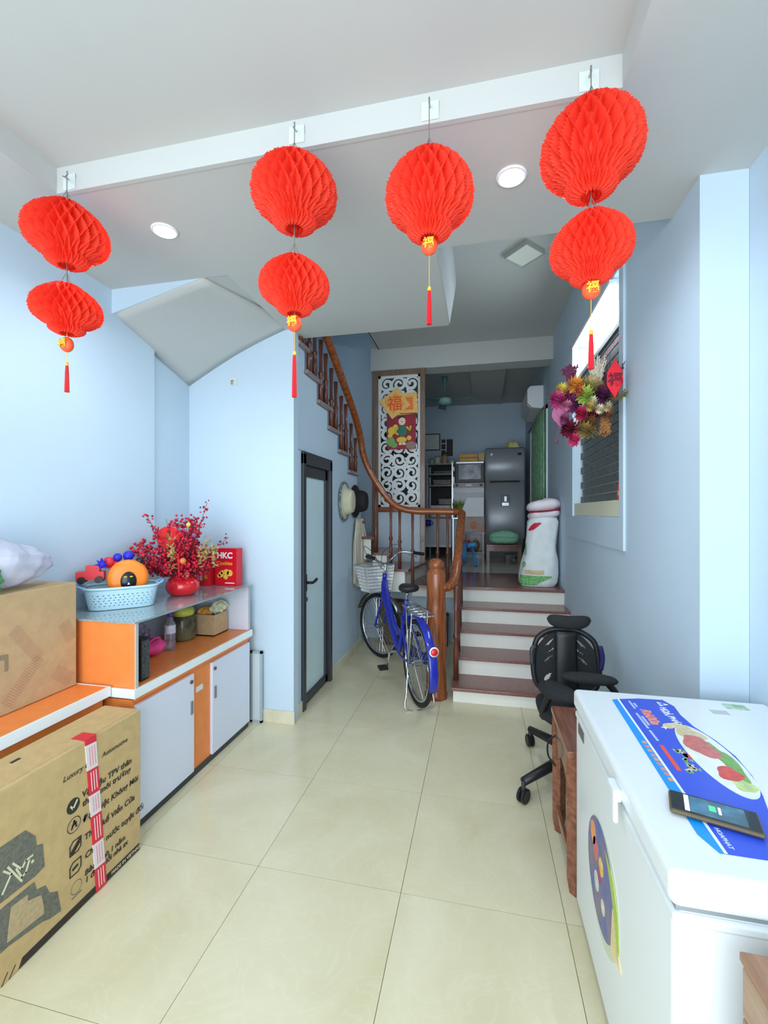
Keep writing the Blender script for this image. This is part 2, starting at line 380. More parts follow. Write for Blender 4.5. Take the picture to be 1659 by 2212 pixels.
# straight flight above the closet, coming back toward the front
fy = [4.47, 4.13, 3.82, 3.55, 3.30, 3.05, 2.90]; fz = [1.86, 2.02, 2.18, 2.34, 2.50, 2.66]
for i in range(6):
    MB().box(-2.05, -1.235, fy[i+1]-.01, fy[i]+.03, fz[i]-.026, fz[i]).build('tread', mat('pale_granite', (150, 132, 132), .3, var=.1, scale=60), sc)
    MB().box(-2.05, -1.28, fy[i+1], fy[i], fz[i]-.20, fz[i]-.026).build('riser', M_RISER, sc)
kf = st(MB().box(-1.62, 1.0, 5.62, 8.4, ZL-.1, ZL-.012).build('floor_kitchen', M_GROUT), 'cream tiled kitchen floor')
kt = MB().box(.002, .498, .002, .498, -.012, 0).mesh('tile', M_KTILE)
for i in range(6):
    for j in range(6):
        t = bpy.data.objects.new('tile', kt); COL.objects.link(t); t.parent = kf; t.location = (-1.86+.5*i, 5.62+.5*j, ZL)
# wall behind the void below the winding steps
st(MB().box(-1.3, -.15, 4.95, 5.0, 0, ZL-.03).build('wall_under_steps', M_WALL), 'plain wall in the void below the landing')
# ------------------------------------------------------------ stair railing
sr = thing('stair_railing', 'reddish-brown wooden stair railing with a thick turned newel post and slim balusters', 'railing', (-.335, 3.46, 0))
nw = MB().lathe([(.088, 0), (.09, .03), (.082, .05), (.078, .2), (.083, .45), (.076, .72), (.07, .78), (.074, .80), (.074, .965), (.066, .985), (.05, 1.0),
                 (.056, 1.012), (.062, 1.03), (.060, 1.055), (.046, 1.075), (.02, 1.086), (0.0001, 1.088)], (-.335, 3.46, 0), 28)
nw.build('newel_post', M_WOOD, sr, smooth=True)
rail = smooth_path([(-.29, 3.45, .865), (-.235, 3.50, .865), (-.20, 3.60, .92), (-.185, 3.78, 1.06), (-.18, 4.10, 1.24), (-.175, 4.40, 1.40), (-.18, 4.49, 1.44), (-.25, 4.52, 1.453)], 6)
MB().tube(rail, .036, 12).build('handrail', M_WOOD, sr, smooth=True)
rail2 = smooth_path([(-.22, 4.52, 1.452), (-.45, 4.52, 1.455), (-.66, 4.52, 1.46), (-.83, 4.52, 1.50), (-.95, 4.52, 1.60), (-1.05, 4.50, 1.74), (-1.14, 4.48, 1.90), (-1.19, 4.43, 2.06), (-1.20, 4.36, 2.22), (-1.20, 4.14, 2.41), (-1.20, 3.70, 2.66), (-1.20, 3.30, 2.88), (-1.20, 3.0, 3.05)], 6)
MB().tube(rail2, .034, 12).build('handrail', M_WOODX, sr, smooth=True)
def baluster(x, y, z0, z1, parent=sr, m=M_WOODD, w=.016):
    h = z1-z0
    b = MB().tube([(x, y, z0), (x, y, z0+h*.3), (x, y, z0+h*.42), (x, y, z0+h*.45), (x, y, z0+h*.47), (x, y, z0+h*.5), (x, y, z0+h*.7), (x, y, z1)],
                  [w*1.1, w*1.1, w*.8, w*1.3, w*1.3, w*.8, w*.75, w*1.0], 8)
    return b.build('baluster', m, parent, smooth=True)
for i in range(4):
    yy = ys[i]+.14
    j = min(rail, key=lambda p: abs(p.y-yy)); baluster(-.185, yy, zs[i]-.002, j.z-.02, w=.02)
for (x, zb) in ((-.20, ZL), (-.32, ZL), (-.42, ZL), (-.68, ZL), (-.815, ZL+.165), (-.91, ZL+.165), (-1.07, ZL+.33)):
    j = min(rail2, key=lambda p: abs(p.x-x)+abs(p.y-4.52)); baluster(x, 4.51, zb-.002, j.z-.015)
for i in range(6):
    for q in ((.3, .75)):
        yy = fy[i]+(fy[i+1]-fy[i])*q
        j = min(rail2, key=lambda p: abs(p.x+1.2)+abs(p.y-yy)); baluster(-1.255, yy, fz[i]-.002, j.z-.01, w=.019)
# ------------------------------------------------------------ carved screen between stairs and kitchen
cs = thing('carved_screen', 'tall brown-framed screen of white cut-out scrollwork beside the kitchen opening', 'screen', (-.955, 5.2, ZL))
PY0 = 5.2
MB().box(-1.275, -1.20, PY0-.03, PY0+.03, .99, 3.155).build('post', M_WOODG, cs, bevel=.004)
MB().box(-.69, -.632, PY0-.03, PY0+.03, ZL+.0, 3.155).build('post', M_WOODG, cs, bevel=.004)
MB().box(-1.20, -.69, PY0-.03, PY0+.03, 3.09, 3.155).build('rail', M_WOODG, cs, bevel=.004)
MB().box(-1.20, -.69, PY0-.03, PY0+.03, 1.45, 1.51).build('rail', M_WOODX, cs, bevel=.004)
def ribbon(mb, pts, ws, y0, y1):
    n = len(pts); a = []; b = []
    for i in range(n):
        p = Vector(pts[i]); t = (Vector(pts[min(i+1, n-1)])-Vector(pts[max(i-1, 0)])).normalized(); nn = Vector((-t.y, t.x))
        a.append(p+nn*ws[i]); b.append(p-nn*ws[i])
    vs = []
    for yy in (y0, y1):
        vs += [(q.x, yy, q.y) for q in a]+[(q.x, yy, q.y) for q in b]
    fs = []
    for i in range(n-1):
        fs += [(i, i+1, n+i+1, n+i), (2*n+i, 3*n+i, 3*n+i+1, 2*n+i+1), (i, 2*n+i, 2*n+i+1, i+1), (n+i, n+i+1, 3*n+i+1, 3*n+i)]
    mb.add(vs, fs)
MB().box(-1.20, -.69, PY0-.008, PY0+.008, ZL+.01, 1.45).build('lower_panel', mat('pale_grey_board', (196, 208, 218), .6), cs)
fw = MB()
rnd = random.Random(3)
X0, X1, Zb, Zt = -1.20, -.69, 1.51, 3.09
fw.box(X0, X0+.028, PY0-.006, PY0+.006, Zb, Zt).box(X1-.028, X1, PY0-.006, PY0+.006, Zb, Zt).box(X0, X1, PY0-.006, PY0+.006, Zb, Zb+.028).box(X0, X1, PY0-.006, PY0+.006, Zt-.028, Zt)
cols, rows = 3, 10
for r in range(rows):
    for c in range(cols):
        cx = X0+.03+(c+.5)*(X1-X0-.06)/cols; cz = Zb+.03+(r+.5)*(Zt-Zb-.06)/rows
        R = .080; s = 1 if (r+c) % 2 else -1; ph = rnd.uniform(0, 2*PI)
        pts = []; ws = []
        for k in range(26):
            t = k/25; a = ph+s*t*2*PI*1.55; rad = R*(1.12-.88*t)
            pts.append((cx+rad*math.cos(a), cz+rad*math.sin(a))); ws.append(.0095+.009*math.sin(PI*t)+(.006 if k > 23 else 0))
        oy = rnd.uniform(-.002, .002); ribbon(fw, pts, ws, PY0-.006+oy, PY0+.006+oy)
        for q in range(2):
            a = ph+q*PI+.6; pts = []; ws = []
            for k in range(8):
                t = k/7; pts.append((cx+(.075+.045*t)*math.cos(a+s*.9*t), cz+(.075+.045*t)*math.sin(a+s*.9*t))); ws.append(.003+.012*math.sin(PI*min(1, t*.9+.08)))
            oy = rnd.uniform(-.003, .003); ribbon(fw, pts, ws, PY0-.006+oy, PY0+.006+oy)
fw.build('fretwork', mat('white_fretwork', (226, 230, 228), .5), cs)
# paper prints hung on the screen
yp = PY0-.035
cal = thing('calendar', 'red picture calendar with a child figure in green hung on the carved screen', 'calendar', (-.9, yp, 2.2))
MB().box(-1.09, -.74, yp-.004, yp+.004, 2.20, 2.62).build('sheet', mat('calendar_red', (176, 26, 48), .5, rgb2=(120, 30, 44), scale=5), cal)
MB().tube([(-1.10, yp-.004, 2.62), (-.73, yp-.004, 2.62)], .008, 8).build('binding', M_WOODD, cal)
fg = yp-.006
MB().ball((-.905, fg, 2.53), (.042, .002, .05)).build('printed_face', mat('skin_print', (244, 214, 186), .6), cal)
MB().ball((-.91, fg+.001, 2.565), (.045, .002, .028)).build('printed_hair', M_INK, cal)
for pp in ([(-.96, fg, 2.46), (-.99, fg, 2.40), (-.95, fg, 2.37)], [(-.85, fg, 2.46), (-.81, fg, 2.42), (-.80, fg, 2.47)]): MB().tube(pp, .016, 6).build('printed_sleeve', mat('yellow_print', (232, 196, 70), .6), cal)
for q in (-.925, -.88): MB().ball((q, fg-.001, 2.262), (.022, .002, .016)).build('printed_foot', MATS['skin_print'], cal)
MB().ball((-.905, fg-.003, 2.525), (.012, .001, .005)).build('printed_mouth', mat('mouth_print', (200, 60, 60), .6), cal)
MB().ball((-.905, fg, 2.42), (.058, .002, .07)).build('printed_tunic', mat('green_print', (46, 118, 92), .6), cal)
MB().ball((-.91, fg-.001, 2.31), (.062, .002, .035)).build('printed_trousers', mat('yellow_print', (232, 196, 70), .6), cal)
for (q, zq, rq) in ((-1.03, 2.42, .05), (-.985, 2.465, .03), (-1.05, 2.36, .03), (-.82, 2.33, .028)): MB().ball((q, fg+.0005*rq*100, zq), (rq, .002, rq)).build('printed_flower', MATS['yellow_print'], cal)
MB().ball((-1.04, fg, 2.29), (.05, .002, .055)).ball((-1.0, fg, 2.25), (.04, .002, .035)).build('printed_leaves', mat('leaf_print', (116, 168, 92), .6), cal)
MB().ball((-.80, fg, 2.24), (.06, .002, .05)).build('printed_vase', mat('taupe_print', (150, 124, 112), .6), cal)
def fu_sheet(name, label, cx, cz, s, rot, big, y0):
    t = thing(name, label, 'print', (cx, y0, cz))
    c, q = math.cos(rot), math.sin(rot)
    pts = [(cx+s*(a*c-b*q), cz+s*(a*q+b*c)) for a, b in ((-1, -1), (1, -1), (1, 1), (-1, 1))]
    MB().prism(pts, 'xz', y0-.002, y0+.002).build('sheet', mat('gold_paper', (238, 190, 104), .5, var=.08, scale=40), t)
    p2 = [(cx+s*.66*(a*c-b*q), cz+s*.66*(a*q+b*c)) for a, b in ((-1, -1), (1, -1), (1, 1), (-1, 1))]
    MB().prism(p2, 'xz', y0-.004, y0-.002).build('printed_panel', mat('orange_print', (246, 160, 70), .5), t)
    text('lettering', '\u798f', big, mat('red_orange_print', (240, 74, 34), .5), t, frame((cx, y0-.0045, cz-big*.38), (1, 0, 0), (0, 0, 1)), align='CENTER')
    return t
fu_sheet('lucky_print', 'square gold paper with one character, stuck upright at the top of the carved screen', -.845, 2.735, .125, .06, .15, yp-.008)
fu_sheet('lucky_print', 'gold paper diamond tilted over the other print on the carved screen', -.99, 2.745, .135, .62, .19, yp-.016)
# ------------------------------------------------------------ red paper lanterns on hooks
def lantern_mesh(name, N=22, nt=220, nv=84, rows=3.5):
    prof = [(0.0, .28), (.03, .40), (.07, .50), (.11, .52), (.145, .49), (.18, .56), (.25, .80), (.34, .95), (.46, 1.0), (.60, .965), (.72, .84), (.82, .66), (.89, .50), (.95, .38), (1.0, .20)]
    def pr(v):
        for i in range(len(prof)-1):
            if v <= prof[i+1][0]:
                a, b = prof[i], prof[i+1]; t = (v-a[0])/(b[0]-a[0]); t = t*t*(3-2*t)*.5+t*.5
                return a[1]+(b[1]-a[1])*t
        return prof[-1][1]
    def fn(u, v):
        th = 2*PI*u; A = u*N; B = v*rows
        x = (A % 1)*2-1; yv = (B % 1)*2-1
        x2 = ((A+.5) % 1)*2-1; y2 = ((B+.5) % 1)*2-1
        dd = max(1-(abs(x)+abs(yv)), 1-(abs(x2)+abs(y2)), 0)
        rad = pr(v)*(1-.34*min(1, dd*1.9)); z = (v-.5)*2*.93
        return (rad*math.cos(th), rad*math.sin(th), z)
    return MB().grid(fn, nt, nv, cu=True).mesh(name, M_PAPER)
LM = lantern_mesh('paper_body')
def lantern(x, y, zt, zb, rad, label, top_to, pend=None, tass=None, rz=0.0):
    """zt, zb: top and bottom of the paper body"""
    t = thing('paper_lantern', label, 'lantern', (x, y, zb), rz, 'red honeycomb paper lanterns hung along the ceiling step')
    b = bpy.data.objects.new('paper_body', LM); COL.objects.link(b); b.parent = t
    h = (zt-zb)/2; b.location = (0, 0, h); b.scale = (rad, rad, h/.93)
    wv = MB().cyl((x, y, zb), (x, y, top_to), .0016, n=6)
    for k in range(3):
        a = k*2.1; wv.cyl((x+.028*math.cos(a), y+.028*math.sin(a), zt-.02), (x, y, min(top_to, zt+.045)), .0012, n=5)
    wv.build('hanging_wire', M_THREAD, t)
    if pend:
        pz = zb-pend
        c = MB().cyl((x, y, zb+.02), (x, y, pz), .0012, n=6).build('thread', M_GOLD, t)
        p = MB().ball((x, y, pz), (.026, .02, .028), 14, 10).build('pendant', M_PEND, t, smooth=True)
        text('lettering', '\u798f', .034, M_GOLD, p, frame((x, y-.021, pz-.013), (1, 0, 0), (0, 0, 1)), align='CENTER', extrude=.002, bold=.0008)
        if tass:
            z1, z0 = tass
            MB().cyl((x, y, pz-.02), (x, y, z1), .001, n=6).ball((x, y, z1), (.006, .006, .009), 8, 6).build('bead', M_GOLD, t)
            q = MB()
            for k in range(9):
                a = 2*PI*k/9; q.tube([(x+.003*math.cos(a), y+.003*math.sin(a), z1-.006), (x+.0045*math.cos(a), y+.0045*math.sin(a), z1-.03), (x+.0065*math.cos(a), y+.0065*math.sin(a), z0)], .0021, 5)
            q.build('tassel', M_REDTH, t)
    return t
LY = 1.36
hooks = [(-1.56, 2.733), (-.614, 2.745), (-.156, 2.738), (.318, 2.735)]
hlab = ['adhesive hook in the left corner of the ceiling step', 'adhesive hook on the ceiling step above the middle pair of lanterns', 'adhesive hook holding a single lantern on a long thread', 'adhesive hook at the right end of the ceiling step']
for (x, z), lb, xe in zip(hooks, hlab, (-1.515, -.600, -.153, .312)):
    h = thing('adhesive_hook', 'clear '+lb, 'hook', (x, 1.41, z), 0, 'clear adhesive hooks on the ceiling step')
    MB().box(x-.028, x+.028, 1.4085, 1.4115, z-.03, z+.03).build('plate', mat('hook_plate', (214, 222, 216), .2), h, bevel=.001)
    MB().tube(smooth_path([(x, 1.409, z+.008), (x, 1.385, z+.004), ((x+xe)/2, 1.372, z-.012), (xe, LY+.002, z-.014), (xe, LY, z-.004)]), .0026, 8).build('hook_wire', M_STEEL, h)
lantern(-1.515, LY, 2.612, 2.372, .146, 'upper red honeycomb lantern under the left corner hook', 2.722)
lantern(-1.515, LY, 2.305, 2.118, .122, 'lower red honeycomb lantern with tassel of the pair in the left corner', 2.372, .04, (2.005, 1.90), .4)
lantern(-.600, LY, 2.63, 2.385, .146, 'upper red honeycomb lantern of the middle pair', 2.74, rz=.3)
lantern(-.600, LY, 2.295, 2.105, .120, 'lower red honeycomb lantern of the middle pair, its tassel by the stairs', 2.385, .03, (1.975, 1.83), .9)
lantern(-.153, LY, 2.565, 2.295, .141, 'single red honeycomb lantern on a long thread', 2.733, .022, (2.14, 2.03), .5)
lantern(.312, LY, 2.63, 2.355, .144, 'upper red honeycomb lantern of the pair at the right', 2.73, rz=.2)
lantern(.312, LY, 2.31, 2.105, .116, 'lower red honeycomb lantern of the pair at the right, tassel by the bouquet', 2.355, .018, (1.965, 1.86), .7)
# ceiling downlights and the square ceiling lamp
for (x, y, lb) in ((-1.367, 1.70, 'round recessed downlight near the left lanterns'), (.115, 1.70, 'round recessed downlight near the right lanterns')):
    t = thing('downlight', lb, 'light', (x, y, Z1-.01), 0, 'recessed downlights in the ceiling border')
    MB().lathe([(.055, 0), (.056, -.004), (.046, -.008), (.045, 0)], (x, y, Z1), 28).build('trim_ring', M_WHITE, t, smooth=True)
    MB().lathe([(.0001, -.003), (.045, -.003)], (x, y, Z1), 28).build('lens', mat('lamp_lens', (236, 246, 255), .4, emit=40), t)
    l = bpy.data.lights.new('downlight_beam', 'SPOT'); l.energy = 24; l.spot_size = 2.85; l.spot_blend = .9; l.shadow_soft_size = .045; l.color = (.86, .94, 1)
    o = bpy.data.objects.new('downlight_beam', l); COL.objects.link(o); o.parent = t; o.location = (0, 0, -.012)
t = thing('ceiling_panel_lamp', 'unlit square panel lamp on the high ceiling over the steps', 'light', (.33, 3.49, ZH-.03))
dia = lambda k: [(.33-.148*k, 3.475), (.33, 3.475-.165*k), (.33+.148*k, 3.475), (.33, 3.475+.165*k)]
rimq = MB()
for i in range(4):
    a0, a1, b0, b1 = dia(1)[i], dia(1)[(i+1) % 4], dia(.93)[i], dia(.93)[(i+1) % 4]
    rimq.prism([a0, a1, b1, b0], 'xy', ZH-.04, ZH)
rimq.build('rim', mat('lamp_rim_grey', (176, 178, 172), .5), t)
MB().prism(dia(.93), 'xy', ZH-.03, ZH-.002).build('diffuser', mat('lamp_diffuser', (238, 240, 230), .5), t)
t = thing('tube_lamp', 'slim glowing white tube lamp along the top of the wall niche', 'light', (.785, 3.4, 2.8))
MB().box(.768, .812, 2.9, 4.0, 2.835, 2.8605).build('housing', M_WHITE, t)
MB().cyl((.785, 2.92, 2.82), (.785, 3.98, 2.82), .012).build('tube', mat('tube_glow', (232, 246, 255), .4, emit=80), t)
# ------------------------------------------------------------ left counters
cb = thing('storage_cabinet', 'orange storage cabinet with two white doors against the left wall', 'cabinet', (-1.77, 2.23, 0))
MB().box(-2.015, -1.535, 1.70, 2.715, .0, .598).build('body', M_ORANGE, cb, bevel=.002)
MB().box(-2.0, -1.53, 1.705, 2.71, 0.0, .035).build('plinth', M_ALU, cb)
for (y0, y1, hy, lab) in ((1.71, 2.118, 2.095, 1), (2.285, 2.708, 2.31, 1)):
    dd = MB().box(-1.535, -1.518, y0, y1, .04, .572).build('door', M_LAM, cb, bevel=.002)
    MB().box(-1.518, -1.512, hy-.008, hy+.008, .36, .43).build('handle', mat('grey_pull', (150, 152, 156), .4, metal=.5), dd)
    MB().cyl((-1.519, hy-.004, .535), (-1.51, hy-.004, .535), .010).build('lock', mat('lock_brown', (110, 84, 74), .4), dd)
MB().box(-1.5345, -1.532, 2.155, 2.215, .45, .48).build('sticker', mat('sticker_white', (226, 226, 224), .5), cb)
ct = thing('countertop', 'orange countertop with a white front edge over the two-door cabinet', 'countertop', (-1.77, 2.23, .6))
MB().box(-2.015, -1.522, 1.698, 2.735, .61, .65).build('top', M_ORANGE, ct)
MB().box(-1.522, -1.512, 1.698, 2.735, .61, .651).box(-2.015, -1.512, 1.688, 1.698, .61, .651).build('edge_band', M_EDGE, ct)
MB().box(-1.53, -1.515, 1.70, 2.72, .598, .61).build('drip_rail', M_ORANGE, ct)
lc = thing('side_counter', 'low orange-topped counter under the brown carton by the left wall', 'counter', (-1.8, 1.1, 0))
MB().box(-2.015, -1.66, .30, 1.665, 0, .61).build('body', M_ORANGE, lc)
MB().box(-2.015, -1.642, .28, 1.674, .62, .66).build('top', M_ORANGE, lc)
MB().box(-1.642, -1.632, .28, 1.674, .618, .661).box(-2.015, -1.632, 1.674, 1.682, .618, .661).build('edge_band', M_EDGE, lc)
sh = thing('shelf_riser', 'speckled glass shelf on an orange and a white end panel on the counter', 'shelf', (-1.77, 2.23, .65))
MB().box(-2.01, -1.522, 1.70, 1.716, .651, .945).build('end_panel', M_ORANGE, sh)
MB().box(-2.01, -1.532, 2.712, 2.728, .651, .945).build('end_panel', M_LAM, sh)
MB().box(-1.522, -1.516, 1.70, 1.716, .651, .945).build('edge_band', mat('grey_edge', (186, 190, 190), .4), sh)
MB().box(-1.532, -1.526, 2.712, 2.728, .651, .945).build('edge_band', MATS['grey_edge'], sh)
MB().box(-2.012, -2.004, 1.716, 2.712, .651, .945).build('back_panel', M_LAM, sh)
MB().box(-2.015, -1.512, 1.69, 2.738, .946, .955).build('glass_top', mat('speckled_grey_glass', (128, 146, 150), .08, rgb2=(168, 182, 184), scale=260, coat=.6), sh)
# ------------------------------------------------------------ big printed carton on the floor
XF = -1.425
bx = thing('floor_carton', 'large kraft carton printed with car-mat drawings, taped in red and white, standing on the floor', 'carton', (-1.51, 1.1, 0))
MB().box(-1.605, XF, .55, 1.625, 0, .602).build('box', M_CARD, bx, bevel=.004)
MB().box(-1.604, -1.44, .56, 1.62, .6018, .6035).build('top_flap', M_CARD, bx)
MB().box(-1.55, -1.538, 1.18, 1.21, .6035, .605).box(-1.47, -1.458, 1.02, 1.05, .6035, .605).build('staple_mark', M_INK, bx)
e = .0012
def prt(name, pts, m, d=1): return MB().prism(pts, 'yz', XF, XF+e*d).build(name, m, bx)
def strokes(name, lines, wd, m, d=2):
    mb = MB()
    for l in lines:
        for i in range(len(l)-1):
            a, b = Vector(l[i]), Vector(l[i+1]); t = (b-a).normalized(); n = Vector((-t.y, t.x))*wd
            mb.prism([tuple(a+n-t*wd), tuple(a-n-t*wd), tuple(b-n+t*wd), tuple(b+n+t*wd)], 'yz', XF, XF+e*d)
    return mb.build(name, m, bx)
prt('printed_mat', [(.62, .436), (1.134, .429), (1.166, .386), (1.171, .352), (1.191, .344), (1.197, .263), (1.165, .256), (.62, .274)], M_INKG)
strokes('printed_logo', [[(1.068, .349), (1.089, .324), (1.064, .284)], [(1.08, .352), (1.121, .277)], [(1.095, .352), (1.121, .315), (1.134, .332), (1.155, .332)], [(1.105, .327), (1.121, .289), (1.134, .293), (1.145, .323)]], .0028, mat('pale_print', (214, 210, 180), .6))
MB().cyl((XF, 1.156, .312), (XF+e*2, 1.156, .312), .005, n=10).build('printed_dot', MATS['pale_print'], bx)
prt('printed_mat', [(.7, .214), (1.072, .241), (1.162, .24), (1.171, .207), (1.2, .197), (1.215, .159), (1.243, .141), (1.257, .062), (1.215, .071), (1.191, .084), (1.082, .107), (.7, .100)], M_INKG)
prt('printed_mat_inset', [(1.089, .222), (1.14, .217), (1.14, .197), (1.185, .178), (1.194, .131), (1.194, .108), (1.077, .122), (1.082, .171)], mat('card_print', (182, 160, 122), .7, var=.1, scale=80), 2)
prt('printed_strip', [(1.112, .004), (1.124, .03), (1.616, .034), (1.616, .006)], M_INK)
strokes('printed_slash', [[(1.102, .028), (1.084, .003)], [(1.079, .028), (1.062, .003)]], .0012, M_INK, 1)
def btxt(body, y, z, s, m=M_INK, bold=.0006, shear=.1): return text('lettering', body, s, m, bx, frame((XF+e*1.2, y, z), (0, 1, 0), (0, 0, 1)), bold=bold, shear=shear)
btxt('Luxury Car', 1.262, .502, .028, M_INK, 0, .25); btxt('Automotive', 1.425, .502, .026, M_INK, 0, .25)
btxt('V\u1eadt li\u1ec7u TPV th\u00e2n', 1.338, .402, .032); btxt('thi\u1ec7n m\u00f4i tr\u01b0\u1eddng', 1.340, .368, .032)
btxt('\u0110\u1eb7c bi\u1ec7t Kh\u00f4ng M\u00f9i', 1.342, .308, .032); btxt('Thi\u1ebft k\u1ebf Vi\u1ec1n C\u1eeda', 1.348, .238, .031)
btxt('Ch\u1ed1ng n\u01b0\u1edbc tuy\u1ec7t \u0111\u1ed1i', 1.350, .168, .031); btxt('B\u1ea3o h\u00e0nh 1 n\u0103m', 1.350, .106, .028); btxt('1 \u0111\u1ed5i 1 l\u1ed7i nh\u00e0 sx', 1.352, .078, .028)
btxt('MADE IN VIETNAM', 1.47, .014, .018, MATS['pale_print'], .0002, 0)
MB().cyl((XF, 1.304, .396), (XF+e, 1.304, .396), .026, n=24).build('printed_icon', M_INK, bx)
strokes('printed_icon', [[(1.294, .398), (1.302, .386), (1.318, .408)]], .003, MATS['pale_print'])
MB().ring((XF+.0005, 1.307, .326), .026, .0014, 'x', 28, 4).build('printed_icon', M_INK, bx)
strokes('printed_icon', [[(1.297, .316), (1.307, .340), (1.316, .316)], [(1.30, .326), (1.315, .330)]], .0024, M_INK)
for zc in (.244, .169):
    strokes('printed_icon', [[(1.29, zc-.022), (1.29, zc+.012), (1.302, zc+.024), (1.334, zc+.024), (1.334, zc-.010), (1.322, zc-.022), (1.29, zc-.022)]], .0014, M_INK)
strokes('printed_icon', [[(1.296, .232), (1.328, .26)], [(1.30, .226), (1.326, .25)]], .004, M_INK)
strokes('printed_icon', [[(1.304, .168), (1.318, .172)]], .004, M_INK)
MB().ring((XF+.0005, 1.316, .095), .022, .0012, 'x', 24, 4).build('printed_icon', M_INKG, bx)
strokes('printed_icon', [[(1.298, .066), (1.334, .068)]], .0012, M_INKG)
tc0, tc1 = mat('tape_red', (214, 44, 62), .3), mat('tape_white', (226, 218, 218), .3)
segz = [.6035, .585, .488, .390, .307, .196, .098, .004]
def tl(z): return 1.350+(.602-z)*.082
for i in range(7):
    a, b = segz[i], segz[i+1]
    prt('tape_band', [(tl(a), a), (tl(b), b), (tl(b)+.047, b-.004 if i < 6 else b), (tl(a)+.047, a-.004 if i else a)], tc0 if i % 2 == 0 else tc1, 3)
for i in range(7):
    a, b = segz[i]-.012, segz[i+1]+.012
    if a-b < .03: continue
    for k in range(3):
        y_ = .012+.011*k; prt('tape_print', [(tl(a)+y_, a), (tl(b)+y_, b), (tl(b)+y_+.003, b), (tl(a)+y_+.003, a)], mat('tape_ink_pale', (240, 206, 210), .4) if i % 2 == 0 else mat('tape_ink_pink', (222, 150, 162), .4), 4)
MB().box(-1.49, XF, 1.352, 1.404, .6036, .6046).build('tape_band', tc0, bx)
# plain carton on the counter with the plastic bag on top
XF2 = -1.80
b2 = thing('counter_carton', 'tall brown carton with a faint crosshatch print standing on the low orange counter', 'carton', (-1.9, 1.3, .66))
MB().box(-2.015, XF2, .75, 1.664, .662, 1.130).build('box', M_CARD2, b2, bevel=.004)
hm = mat('faint_print', (176, 132, 104), .8)
mb = MB()
def hatch(p0, p1, wd, n, ln):
    a, b = Vector(p0), Vector(p1); t = (b-a).normalized(); q = Vector((-t.y, t.x))
    for i in range(n):
        c = a+(b-a)*(i/(n-1)); mb.prism([tuple(c-q*ln), tuple(c-q*ln+t*wd), tuple(c+q*ln+t*wd), tuple(c+q*ln)], 'yz', XF2, XF2+.0008)
hatch((1.385, .985), (1.49, .84), .0022, 22, .024); hatch((1.49, .84), (1.36, .70), .0022, 22, .024); hatch((1.56, .76), (1.63, .70), .002, 12, .03); hatch((1.60, .96), (1.64, .88), .002, 12, .028)
tag(mb.build('printed_crosshatch', hm, b2), kind='stuff')
MB().prism([(1.33, .90), (1.366, .895), (1.366, .83), (1.352, .83), (1.352, .875), (1.33, .88)], 'yz', XF2, XF2+.001).build('printed_letter', mat('taupe_ink', (140, 124, 102), .8), b2)
bg = thing('plastic_bag', 'puffy clear plastic bag of packaging on top of the brown carton', 'bag', (-1.89, 1.36, 1.132))
rn = random.Random(5)
def bagfn(u, v):
    a = 2*PI*u; b = PI*(v-.5); r = 1+.06*math.sin(5*a+3*v)+.05*math.sin(9*a-8*v)+.04*math.sin(13*v*PI+2*a)
    z = math.sin(b)
    return (-1.905+.105*r*math.cos(b)*math.cos(a), 1.40+.20*r*math.cos(b)*math.sin(a), 1.134+.108*(1+z*.96)*(1-.12*math.sin(a)))
MB().grid(bagfn, 40, 24, cu=True).build('film', mat('lilac_film', (222, 224, 240), .2, var=.04, scale=9, bump=.8, bscale=14, trans=.25, alpha=.85), bg, smooth=True)
MB().tube(smooth_path([(-1.84, 1.27, 1.30), (-1.83, 1.30, 1.36), (-1.84, 1.34, 1.35), (-1.85, 1.33, 1.29)]), [.012]*19, 8).build('bag_handle', mat('white_film', (232, 236, 244), .3), bg, smooth=True)
mb = MB()
for k in range(160):
    a = rn.uniform(0, 2*PI); mb.ball((-1.80+rn.uniform(-.02, .012), 1.30+rn.uniform(-.05, .04), 1.145+rn.uniform(0, .085)), .008, 5, 4)
tag(mb.build('green_net', mat('green_mesh', (54, 128, 78), .6), bg), kind='stuff')
# ------------------------------------------------------------ things on the glass shelf (z .945)
ZS = .9555
bk = thing('plastic_basket', 'pale blue perforated plastic basket heaped with toys on the glass shelf', 'basket', (-1.84, 1.968, ZS), -.80)
def bask(u, v, k=1.0, lift=0):
    a = 2*PI*u; n = 4.0; c, s = math.cos(a), math.sin(a)
    r = (abs(c)**n+abs(s)**n)**(-1/n)
    return (r*c*(.085+.022*v)*k, r*s*(.145+.022*v)*k, .115*v+lift)
bkw = MB(); bnu, bnv = 150, 22
bkw.v = [bask(i/bnu, .02+.86*j/bnv) for j in range(bnv+1) for i in range(bnu)]
bkw.f = [(j*bnu+i, j*bnu+(i+1) % bnu, (j+1)*bnu+(i+1) % bnu, (j+1)*bnu+i) for j in range(bnv) for i in range(bnu)
         if not (4 <= j < 19 and j % 3 == 1 and (i+(j//3) % 2) % 3 != 0 and (i+(j//3) % 2) % 3 == 1)]
bkw.build('wall', mat('pale_blue_plastic', (186, 222, 236), .35), bk, local=True, solid=.003)
MB().grid(lambda u, v: (bask(u, .02)[0]*v, bask(u, .02)[1]*v, .004), 48, 3, cu=True).build('bottom', MATS['pale_blue_plastic'], bk, local=True, solid=.003)
MB().tube([bask(i/48, .95) for i in range(48)], .007, 8, closed=True).build('rim', MATS['pale_blue_plastic'], bk, local=True, smooth=True)
for s in (-1, 1):
    MB().tube(smooth_path([(-.05, s*.167, .112), (-.03, s*.19, .122), (.03, s*.19, .122), (.05, s*.167, .112)]), .006, 8).build('handle', mat('blue_handle', (150, 190, 236), .35), bk, local=True, smooth=True)
gp = 'toys in the pale blue basket'
